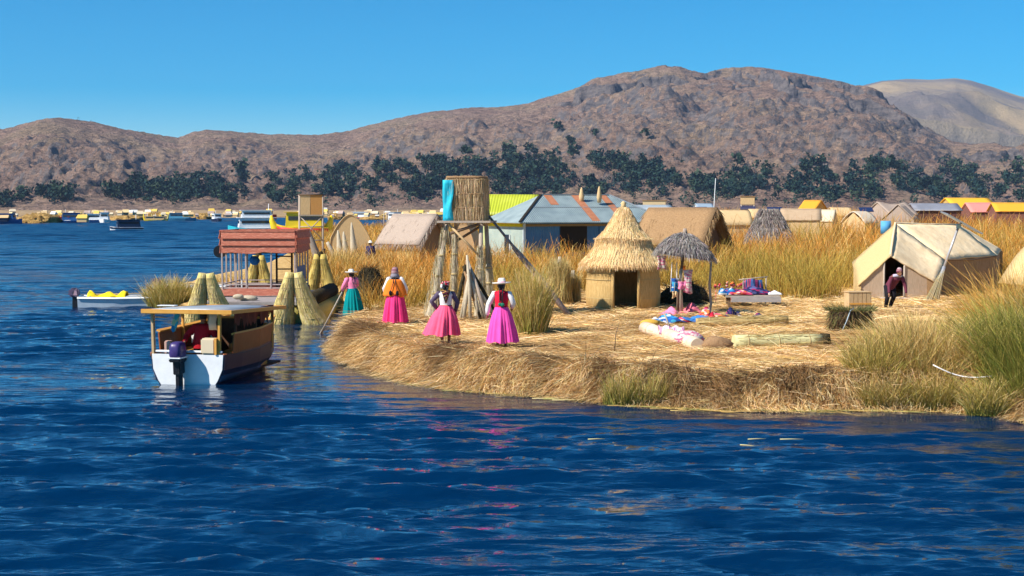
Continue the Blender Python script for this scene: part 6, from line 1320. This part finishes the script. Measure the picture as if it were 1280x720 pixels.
# ================================================================ BIG TENT, SOLAR PANEL, TENT AT THE EDGE
def tent():
    pz = G(1130, 385); t = empty('big_tent', (pz.x, 52, pz.z), 0, 'big reed tent under a cream canvas sheet with an open doorway', 'tent'); o0 = Vector((pz.x, 52, pz.z))
    q = lambda px, py, Y: D(px, py, Y)-o0
    R1, R2 = q(1119, 279, 54.2), q(1199, 281, 56.5); A = q(1113, 319, 50.8); L0 = q(1072, 357, 50.8); L1 = q(1065, 328, 54.0); F1 = q(1172, 354, 51.0); B1 = q(1181, 324, 52.6); E_ = q(1247, 319, 55.2)
    LB = q(1078, 322, 59); EB = q(1252, 312, 59.5); N = 8
    def patch(a, b, c, d, m, nm, sag=.05, bulge=.0, par=t): # a-b lower edge, d-c upper edge
        mb = MB(); rows = []
        for i in range(N+1):
            v = i/N; rows.append([((a.lerp(b, j/N)).lerp(d.lerp(c, j/N), v))+Vector((0, 0, (bulge-sag)*math.sin(math.pi*v)*math.sin(math.pi*j/N)+.014*math.sin(j*2.1+i*1.7))) for j in range(N+1)])
        mb.sheet(rows, .05); return mb.build(nm, m, par)
    strm = mat('striped_reed_roof', (.60, .42, .18), .9, (.74, .55, .28), 5, (1.5, 9, 9), .02, 10, mix=(.3, .7))
    patch(L0, A, R1, L1, strm, 'reed_roof', bulge=.12)
    patch(A, F1, B1, R1, C_canvas, 'canvas_roof', sag=.10); patch(B1, E_, R2, R1, C_canvas, 'canvas_roof', bulge=.14)
    patch(LB, L1, R1, R1, strm, 'reed_roof'); patch(EB, LB, R1, R2, C_canvas, 'canvas_roof'); patch(E_, EB, R2, R2, C_canvas, 'canvas_roof')
    mb = MB(); mb.tube([A, A.lerp(R1, .5)+Vector((0, 0, .03)), R1, R1.lerp(R2, .5)-Vector((0, 0, .02)), R2], .045, 8); mb.build('ridge', C_canvas, t)
    zg = -.25
    def wall(a, b, m, nm, za=None, zb=None, ins=.06):
        a0 = Vector((a.x, a.y, zg)); b0 = Vector((b.x, b.y, zg)); n = (b0-a0).cross(Vector((0, 0, 1))).normalized(); mb = MB(); po = [a0, b0, b-Vector((0, 0, .05)), a-Vector((0, 0, .05))]; po = [p-n*ins for p in po]; mb.solid(po, [p-n*.06 for p in po]); return mb.build(nm, m, t)
    greyw = mat('pale_mat_wall', (.42, .30, .20), .9, (.55, .41, .29), 5, (6, 6, 1), mix=(.3, .7)); brw = mat('brown_mat_wall', (.34, .20, .095), .9, (.46, .29, .15), 4, (3, 3, 1), mix=(.3, .7))
    # front gable: left piece, right piece, doorway between
    def on_line(a, b, px):   # point on the edge a-b above pixel column px
        Y = 50.8; x = (px-640)/F*Y-o0.x; u = (x-a.x)/(b.x-a.x); return a.lerp(b, u)
    dl = on_line(L0, A, 1106); dr = on_line(A, F1, 1132)
    L0i = on_line(L0, A, 1077); wall(L0i, dl, greyw, 'front_wall'); wall(dr, on_line(A, F1, 1162), greyw, 'front_wall'); wall(on_line(A, F1, 1162), F1, brw, 'front_wall')
    wall(F1, B1, brw, 'side_wall'); wall(B1, E_, brw, 'side_wall'); wall(E_, EB, brw, 'side_wall'); wall(EB, LB, brw, 'back_wall'); wall(LB, L1, strm, 'side_wall'); wall(L1, L0, strm, 'side_wall')
    for d in (dl, dr): MB().tube([(d.x, d.y+.05, zg), (d.x, d.y+.05, d.z-.05)], .035, 7).build('door_post', M_pole, t)
    MB().box(((dl.x+dr.x)/2+.3, dl.y-.2, .02), (1.7, .5, .06)).build('threshold', cloth('pale_mat', (.55, .50, .48)), t)
    mb = MB(); bb = [B1+Vector((0, -.03, -.02)), B1.lerp(E_, .5)+Vector((0, -.05, -.10)), E_+Vector((0, -.03, -.02))]; mb.tube(bb, .02, 6); mb.build('hem_cord', M_dpole, t)
    # solar panel
    g = GX(1166, 49.3); tp = D(1199, 281, 49.6); dv = tp-g; s = empty('pole_with_solar_panel', g, 0, 'solar panel seen edge on atop a slanting metal pole by the big tent', 'solar panel')
    MB().tube([(0, 0, -.1), dv*.45], [.068, .06], 10).build('pole', mat('galvanised_pole', (.50, .50, .53), .4, metal=.4), s); MB().tube([dv*.43, dv], [.045, .042], 8).build('upper_pole', mat('galvanised_pole', (.5, .5, .53)), s)
    a = D(1180, 267, 49.2)-g; b = D(1223, 291, 49.6)-g; u = (b-a); nrm = Vector((u.z, 0, -u.x)).normalized()*-1; w_ = Vector((.0, .42, .10)); w_ = Vector((0.02, .45, .04))
    c = (a+b)/2; mb = MB(); po = [a-w_, b-w_, b+w_, a+w_]; mb.solid(po, [p+nrm*.03 for p in po]); mb.build('panel', mat('solar_cells', (.02, .035, .10), .2, spec=.6), s)
    mb = MB()
    for p0, p1 in zip(po, po[1:]+po[:1]): mb.bar(p0+nrm*.02, p1+nrm*.02, .04, .045)
    mb.build('panel_frame', M_metal, s); MB().tube([dv, c], .03, 6).build('bracket', M_metal, s); MB().box(dv*.98, (.14, .10, .14)).build('clamp', cloth('light_blue_box', (.3, .5, .6)), s)
    rg = np.random.default_rng(9); n = 900; an = rg.uniform(0, 6.28, n); r = rg.uniform(.03, .24, n); bs = np.stack([np.cos(an)*r, np.sin(an)*r, rg.uniform(-.1, .1, n)], 1); tipp = np.array(dv.normalized()*1.25); cc = tint(n, [(.62, .54, .34), (.52, .44, .24), (.70, .62, .44)], rg)
    blades('reed_wrap', bs, unit(tipp-bs*.8), rg.uniform(.6, 1.2, n), .016, np.zeros((n, 3)), cc, cc, BLADE, rg, s)
    # tent cut off by the right edge
    gable_hut('reed_tent', GX(1352, 47.5), 3.0, 3.3, .9, 2.45, R(100), greyw, strm, 'reed tent at the right edge of the photo, only its left side showing', 'tent', bow=.35, over=.3)
tent()
o = MB().tube([(0, 0, 0), (0, 0, .55)], [.22, .22], 14).build('water_drum', cloth('light_blue_drum', (.10, .32, .55)), None, 0, D(1107, 292, 62)); tag(o, 'light blue drum showing behind the top left of the big tent', 'drum')
MB().tube([(0, 0, -2), (0, 0, 0)], .05, 6).build('stand', M_pole, o)

# ================================================================ HUTS BEHIND THE REEDS
gable_hut('brown_hut', GX(853, 71), 2.9, 2.8, 1.9, 3.3, R(-30), M_brown, mat('ochre_brown_thatch', (.26, .15, .07), .95, (.42, .26, .13), 5, (3, 3, 3), .03, 8, mix=(.3, .7)), 'brown thatched hut right of the blue house with a dark gable', 'hut', bow=.12, over=.4, shag=(.45, .024, ((.42, .27, .13), (.30, .18, .08), (.50, .34, .18), (.24, .14, .07))), gm=mat('dark_gable_mat', (.18, .10, .06), .95))
g = GX(888, 76); mb = MB(); mb.tube([(0, 0, 0), (.25, 0, 4.9)], [.03, .015], 6); tag(mb.build('antenna_pole', M_white, None, 0, g), 'thin pale antenna pole rising beside the tall reed stook', 'pole')
def rowhut(px0, px1, pyt, pyb, Y, depth, zr_py, rz, wm, rm, lab, cat='hut', nm='distant_hut', **k):
    "hut spanning px0..px1 with eave at pyb and ridge at pyt"
    c = GX((px0+px1)/2, Y); L = (px1-px0)/F*Y; zr = 4-(pyt-260)/F*Y-c.z; ze = 4-(pyb-260)/F*Y-c.z
    return gable_hut(nm, c, L*.92, depth, max(ze, .5), zr, R(rz), wm, rm, lab, cat, over=L*.03, **k)
rowhut(897, 936, 264, 281, 110, 3.0, 0, 3, M_tan, M_tan, 'plain tan hut right of the tall reed stook', bow=.3)
rowhut(935, 975, 262, 272, 150, 3, 0, -2, M_tan, M_tan, 'tan hut partly behind the grey pointed hut', bow=.2)
rowhut(975, 1026, 262, 275, 112, 3.2, 0, -14, M_tan, mat('flat_brown_roof', (.42, .29, .18), .9, (.50, .36, .23), 3, mix=(.3, .7)), 'long tan hut with a flat brown roof in the middle distance')
rowhut(1004, 1027, 251, 262, 150, 4, 0, -30, mat('orange_tarp', (.80, .36, .03), .6), mat('orange_tarp', (.80, .36, .03), .6), 'orange tent behind the long tan hut', 'tent')
rowhut(1022, 1044, 263, 277, 125, 3, 0, -20, M_tan, mat('cream_sheet', (.72, .60, .42), .8), 'cream tent right of the long tan hut', 'tent')
rowhut(1036, 1062, 260, 270, 180, 4, 0, 0, M_tan, M_tan, 'distant tan hut behind the cream tent', bow=.2)
rowhut(1062, 1086, 265, 279, 130, 3, 0, 30, M_tan, mat('pale_sheet', (.60, .50, .38), .8), 'low pale tent left of the grey tents', 'tent', bow=.2)
rowhut(1092, 1134, 253, 268, 140, 4.5, 0, 18, M_greypink, M_greypink, 'big grey pink tent in the middle of the far row', 'tent', sag=.25)
rowhut(1112, 1138, 256, 274, 137, 3, 0, 60, M_greypink, M_greypink, 'second grey pink tent with a torn side, touching the big one', 'tent')
rowhut(1136, 1196, 255, 263, 150, 4, 0, -2, mat('dark_red_wall', (.12, .05, .04), .8), corrugated('blue_grey_roof', (.30, .30, .33), (.36, .36, .40), axis='X', scale=4), 'long low house with a blue grey metal roof', 'house')
rowhut(1178, 1236, 248, 260, 185, 6, 0, 6, mat('ochre_wall', (.5, .34, .12), .8), mat('orange_yellow_roof', (.85, .44, .03), .6), 'large orange yellow roofed hall on the right', 'hall')
rowhut(1205, 1250, 254, 265, 165, 5, 0, -3, mat('red_brown_wall', (.20, .08, .06), .8), mat('pink_roof', (.75, .26, .22), .6), 'hall with a salmon pink roof on the right', 'hall')
rowhut(1238, 1296, 254, 264, 158, 5, 0, -8, mat('red_brown_wall', (.20, .08, .06), .8), mat('amber_roof', (.80, .38, .03), .6), 'amber roofed hall at the right edge of the photo', 'hall')
rowhut(780, 838, 257, 262, 130, 5, 0, 2, M_tan, corrugated('pale_zinc', (.48, .52, .52), (.56, .60, .60), axis='X', scale=4), 'low house with a pale metal roof behind the blue house', 'house')
rowhut(868, 890, 255, 262, 185, 4, 0, 4, mat('white_wall', (.6, .62, .64), .7), mat('blue_grey_tin', (.28, .36, .44), .6), 'small white house with a blue grey roof near the antenna', 'house')
# grey pointed hut
g = GX(962, 95); t = empty('pointed_hut', g, 0, 'grey pointed thatch hut standing in the reeds', 'hut'); mb = MB(); mb.sheet([[(x*(1-v)*1.6+(-.6+1.1*u_)*v, y*(1-v)*1.3, 1.1+2.15*v-.1*math.sin(v*3)) for (x, y, u_) in [(math.cos(a), math.sin(a), (math.cos(a)+1)/2) for a in np.linspace(0, 2*math.pi, 25)]] for v in np.linspace(0, 1, 7)], .08); mb.build('roof', M_grey, t)
R_ = []
for v in np.linspace(0, .95, 9):
    for an in np.linspace(0, 6.28, 60): x, y, u_ = math.cos(an), math.sin(an), (math.cos(an)+1)/2; R_.append(((x*(1-v)*1.62+(-.6+1.1*u_)*v, y*(1-v)*1.32, 1.25+2.15*v), (x*.55, y*.55, -.85)))
thatch_strands('thatch', R_, None, 3500, .42, t, .03, ((.30, .25, .23), (.40, .34, .31), (.20, .16, .15), (.48, .42, .38)), 9, .03, .12)
MB().lathe([(1.25, -.3), (1.2, 1.3)], 24, sy=.8).build('wall', M_tan, t)
# lookout box on the skyline
def lookbox(px, py0, py1, Y, w_, lab, solar=True, m=M_tan):
    g = GX(px, Y); z0, z1 = 4-(py1-260)/F*Y-g.z, 4-(py0-260)/F*Y-g.z; t = empty('lookout_box', g, R(-8), lab, 'tower'); MB().box((0, 0, (z0+z1)/2), (w_, w_*.8, z1-z0)).build('box', m, t, .03); MB().box((0, 0, z1+.04), (w_+.15, w_*.8+.15, .08)).build('rim', M_brown, t)
    for x in (-.45, .45):
        for y in (-.35, .35): MB().tube([(x*w_, y*w_, -.3), (x*w_, y*w_, z0)], .07, 6).build('leg', M_pole, t)
    if solar: mb = MB(); mb.box((0, -w_*.6, z0-.35), (w_*1.1, .9, .05), Matrix.Rotation(R(25), 3, 'X')); mb.build('solar_panel', mat('solar_cells', (.02, .035, .10), .2, spec=.6), t)
lookbox(934, 246, 256, 160, 1.55, 'tan lookout box on legs above the row of huts')
lookbox(818, 251, 258, 150, 2.4, 'pale yellow upper storey rising behind the blue house', True, mat('pale_yellow_wall', (.62, .48, .28), .8))
lookbox(1163, 256, 262, 240, 1.5, 'tiny lookout behind the long low house', False)
for px, Y, lab in ((968, 125, 'blue solar panel on a stand behind the grey pointed hut'), (1082, 135, 'blue solar panel left of the grey pink tents'), (874, 115, 'small blue solar panel left of the plain tan hut')):
    p = D(px, 262, Y); g = GX(px, Y); t = empty('solar_stand', g, 0, lab, 'solar panel', 'distant solar panels'); MB().box((0, 0, p.z-g.z), (1.3, .8, .05), Matrix.Rotation(R(30), 3, 'X')).build('panel', mat('solar_cells', (.02, .035, .10), .2, spec=.6), t); MB().tube([(0, 0, -.2), (0, 0, p.z-g.z)], .04, 6).build('pole', M_pole, t)

# ================================================================ FAR SHORE
def far_banks():
    rg = np.random.default_rng(4); tm = mat('far_straw_bank', (.20, .13, .06), .95, (.46, .31, .16), .12, (1, 1, 3), .4, 1.0, mix=(.35, .65))
    # low shore at the foot of the hills
    px = np.linspace(-200, 760, 320); rows = [600, 604, 640, 760, 960, 1300]; hs_ = [-.4, .5, 1.0, 1.2, 1.3, 2.0]; V = []
    for r, h in zip(rows, hs_):
        for x in px: V.append(((x-640)/F*r, r+ (14*(vnoise(x/30, 3)-.5) if r < 700 else 0), h+.5*vnoise(x/9+r, r)))
    tag(link_mesh('far_shore', np_mesh('far_shore', np.array(V), grid_faces(len(rows), len(px)), smooth=True), tm), kind='structure')
    V = []; px = np.linspace(500, 1700, 300)
    for r, h in zip([560, 600, 800, 1300], [.0, 1.4, 1.8, 2.5]):
        for x in px: V.append(((x-640)/F*r, r, h+.6*vnoise(x/9+r, r)))
    tag(link_mesh('far_plain', np_mesh('far_plain', np.array(V), grid_faces(4, len(px)), smooth=True), tm), kind='structure')
far_banks()
def far_mound(px0, px1, py, h, lab, m=None):
    Y = F*4/(py-260); c = P((px0+px1)/2, py); W = (px1-px0)/F*Y; mb = MB(); mb.ball((0, 0, 0), (W/2, 5, h*.85), 40, 12, .22); o = mb.build('reed_island', m or mat('golden_bank', (.30, .16, .04), .95, (.58, .38, .13), .9, (1, 1, 3), .5, 2.5), None, 0, (c.x, c.y+5, 0)); tag(o, kind='structure')
for a in ((14, 66, 279.5, 2.9), (58, 76, 278.5, 2.4), (176, 208, 275.5, 2.8), (236, 264, 274.5, 2.4), (300, 330, 274, 2.2), (495, 560, 276, 2.2), (408, 430, 275, 2.6), (130, 178, 276, 1.8), (446, 500, 275, 1.6)): far_mound(*a, '')
def far_hut(px, py, w_, h, wm, rm, lab, Y=None, group='straw huts on the far shore', rz=0, base=1.0):
    Y = Y or F*(4-base)/(py-260); W = w_/F*Y; H = h/F*Y; c = Vector(((px-640)/F*Y, Y, base-.2)); t = empty('straw_hut', c, rz, lab, 'hut', group)
    mb = MB(); mb.box((0, 0, H*.25), (W*.86, W*.7, H*.5+.2)); mb.build('wall', wm, t)
    mb = MB(); mb.add([(-W/2, -W*.42, H*.48), (W/2, -W*.42, H*.48), (W/2, W*.42, H*.48), (-W/2, W*.42, H*.48), (-W*.42, 0, H), (W*.42, 0, H)], [(3, 2, 1, 0), (0, 1, 5, 4), (2, 3, 4, 5), (1, 2, 5), (3, 0, 4)]); mb.build('roof', rm, t)
    return t
fw = [M_tan, M_brown, mat('cream_sheet', (.72, .60, .42)), mat('far_ochre', (.5, .36, .16), .9), M_greypink]
fr_ = [M_tan, M_thatch, mat('cream_sheet', (.72, .60, .42)), mat('pink_grey_roof', (.45, .33, .28), .9), mat('far_yellow', (.70, .48, .10), .8), mat('far_white', (.7, .68, .64), .8)]
rr = random.Random(12)
far_hut(3, 275, 22, 8, M_navy, M_tan, 'long tan roofed shed at the left edge of the far shore')
far_hut(104, 276, 14, 9, M_tan, mat('far_yellow', (.70, .48, .10), .8), 'yellow roofed hut between the blue boats on the far shore'); far_hut(541, 273, 9, 11, M_tan, M_thatch, 'cream two storey hut left of the cyan cloth')
for k in range(150):
    px = rr.choice([rr.uniform(14, 340), rr.uniform(14, 560), rr.uniform(400, 560)]); py = rr.uniform(266.2, 270.5); w_ = rr.uniform(3.5, 9)
    far_hut(px, py, w_, w_*rr.uniform(.5, .9), rr.choice(fw), rr.choice(fr_), 'tiny straw or sheet roofed hut in the crowded village on the far shore', rz=rr.uniform(-.5, .5), base=1.5)
for k in range(26):
    px = rr.uniform(900, 1275); w_ = rr.uniform(7, 14); far_hut(px, 266.0, w_, w_*.55, rr.choice(fw), rr.choice(fr_[:4]), 'low straw roof showing above the reeds in the far row of huts', Y=rr.uniform(230, 420), group='roofs above the far reeds', rz=rr.uniform(-.4, .4), base=2.0)

def lake_boat(px, py, L, W, rz, hullm, cabm, lab, Hc=1.5, decks=1, stripe=None, name='motor_boat', h=.8, roofm=None, prow=0):
    org = P(px, py); t = empty(name, org, rz, lab, 'boat'); secs = [(-L/2, W*.42, h), (-L*.2, W/2, h), (L*.15, W*.48, h), (L*.36, W*.3, h*1.15), (L/2, W*.03, h*1.35)]
    rows = [[(x, -w_, z), (x, -w_*.85, 0), (x, -w_*.4, -.3), (x, w_*.4, -.3), (x, w_*.85, 0), (x, w_, z)] for x, w_, z in secs]; mb = MB(); mb.sheet(rows, .05, smooth=False); mb.solid([Vector(p) for p in rows[0]], [Vector(p)+Vector((.05, 0, 0)) for p in rows[0]]); hl = mb.build('hull', hullm, t)
    mb = MB(); mb.sheet([[(x, -w_*.98, z-.06), (x, w_*.98, z-.06)] for x, w_, z in secs], .04, smooth=False); mb.build('deck', M_white, t)
    if stripe:
        for s_ in (-1, 1): mb = MB(); mb.sheet([[(x, s_*(w_+.02), z*.9), (x, s_*(w_*.96+.03), z*.55)] for x, w_, z in secs], .03); mb.build('stripe', stripe, hl)
    z = h
    for d in range(decks):
        l_, w2 = L*(.72-.12*d), W*(.74-.1*d); mb = MB(); x = -L*.06; hh = Hc*(1-.3*d)
        mb.box((x, 0, z+hh/2), (l_, w2, hh), taper=.93); cb = mb.build('cabin', cabm, t, .05)
        for s_ in (-1, 1): MB().box((x, s_*(w2/2*.985), z+hh*.62), (l_*.84, .06, hh*.26)).build('window', M_glass, cb)
        MB().box((x+l_/2*.985, 0, z+hh*.62), (.06, w2*.75, hh*.26)).build('window', M_glass, cb)
        MB().box((x, 0, z+hh+.04), (l_*1.08, w2*1.1, .08)).build('roof', roofm or cabm, cb, .02); z += hh+.06
    if prow:
        for s_ in (-1, 1): mb = MB(); mb.tube([(s_*L*.40, 0, .2), (s_*L*.50, 0, h), (s_*L*.55, 0, h+prow*.45), (s_*L*.56, 0, h+prow*.8)], [W*.20, W*.17, W*.11, W*.04], 12); mb.build('prow', hullm, t)
    MB().tube([(-L*.3, 0, h), (-L*.3, 0, z+.9)], .04, 6).build('mast', M_white, t)
    return t
teal = mat('turquoise_hull', (.03, .48, .58), .4); yel = mat('yellow_paint', (.85, .60, .02), .5); rd = mat('red_paint', (.70, .05, .03), .5); bl = mat('blue_paint', (.02, .10, .28), .5)
lake_boat(317, 296, 7.0, 3.0, R(-165), teal, M_white, 'white tour boat with two decks and a turquoise hull behind the red roofed reed boat', 1.4, 2, h=1.2)
mb = MB(); mb.bar((0, 0, 0), (0, 0, 1.5), .04); o = mb.build('flag', M_white, None, 0, D(341, 281, 199)); tag(o, 'small red and white flag at the right end of the white tour boat', 'flag'); MB().box((.28, 0, 1.1), (.55, .04, .7)).build('flag_cloth', rd, o)
lake_boat(377, 297, 7.2, 3.2, R(-172), yel, yel, 'yellow catamaran with red stripes moored behind the far lookout', 2.0, 1, rd, 'catamaran', 1.4, prow=2.0)
lake_boat(158, 288.5, 5.6, 2.2, R(-155), M_white, mat('dark_blue_cabin', (.03, .05, .10), .5), 'small passenger boat with a dark cabin crossing the open lake on the left', 1.3, 1, M_navy, h=.6)
lake_boat(271, 277, 7.5, 2.8, R(-70), M_navy, M_white, 'white topped dark speedboat coming towards the camera on the far water', 1.5)
lake_boat(78, 279, 5.5, 2.2, R(170), M_white, rd, 'small white skiff with a red load left of the blue boat on the far shore', .8)
lake_boat(91, 279, 6.2, 3, R(5), bl, bl, 'square blue passenger boat moored on the far shore', 2.0, h=.7)
lake_boat(119, 278.5, 5.2, 3, R(5), bl, M_white, 'blue boat with a white cabin moored right of the yellow hut', 1.6, h=.8)
lake_boat(131, 278.5, 5.0, 3, R(-80), M_white, M_white, 'white boat moored bow on beside the moving passenger boat', 2.0, h=.8)
lake_boat(5, 280, 9, 3.5, R(2), bl, bl, 'dark blue boat cut off by the left edge of the photo', 1.6, h=1)
lake_boat(227, 276, 9, 3, R(3), mat('steel_blue', (.06, .24, .38), .5), mat('steel_blue', (.06, .24, .38), .5), 'long steel blue boat moored on the far shore', 1.6, h=.8)
lake_boat(452, 274, 8, 3, R(-10), M_white, M_white, 'white boat with a red stripe above the dome hut', 1.8, 1, rd)
lake_boat(493, 277, 5.5, 3, R(-120), M_white, M_white, 'white boat lying bow on by the curved yellow reed boats', 1.9)
for k, (px, py, L) in enumerate(((190, 276.5, 4.5), (200, 276.5, 4.5), (502, 277.5, 4.5), (514, 277.5, 4.5))):
    t = lake_boat(px, py, L, 1.8, R(4), yel if k % 2 == 0 else M_roll, yel if k > 1 else M_tan, ['left yellow reed boat of the pair on the far shore', 'right reed boat of the far pair with a straw cabin', 'yellow reed boat with raised ends next to the white boat', 'pale reed boat with raised ends on the right of the yellow one'][k], .9, 1, None, 'small_reed_boat', .5, prow=2.2)
    t['group'] = 'small reed boats on the far shore'
for k, px in enumerate((480, 484)): g = P(px, 292, .3); mb = MB(); mb.tube([(0, 0, 0), (0, 0, 3.3-k*.5)], .07, 6); tag(mb.build('mooring_post', M_pole, None, 0, g), ['taller post standing in the reeds at the far channel', 'shorter post beside the taller one at the far channel'][k], 'post', 'posts at the far channel')
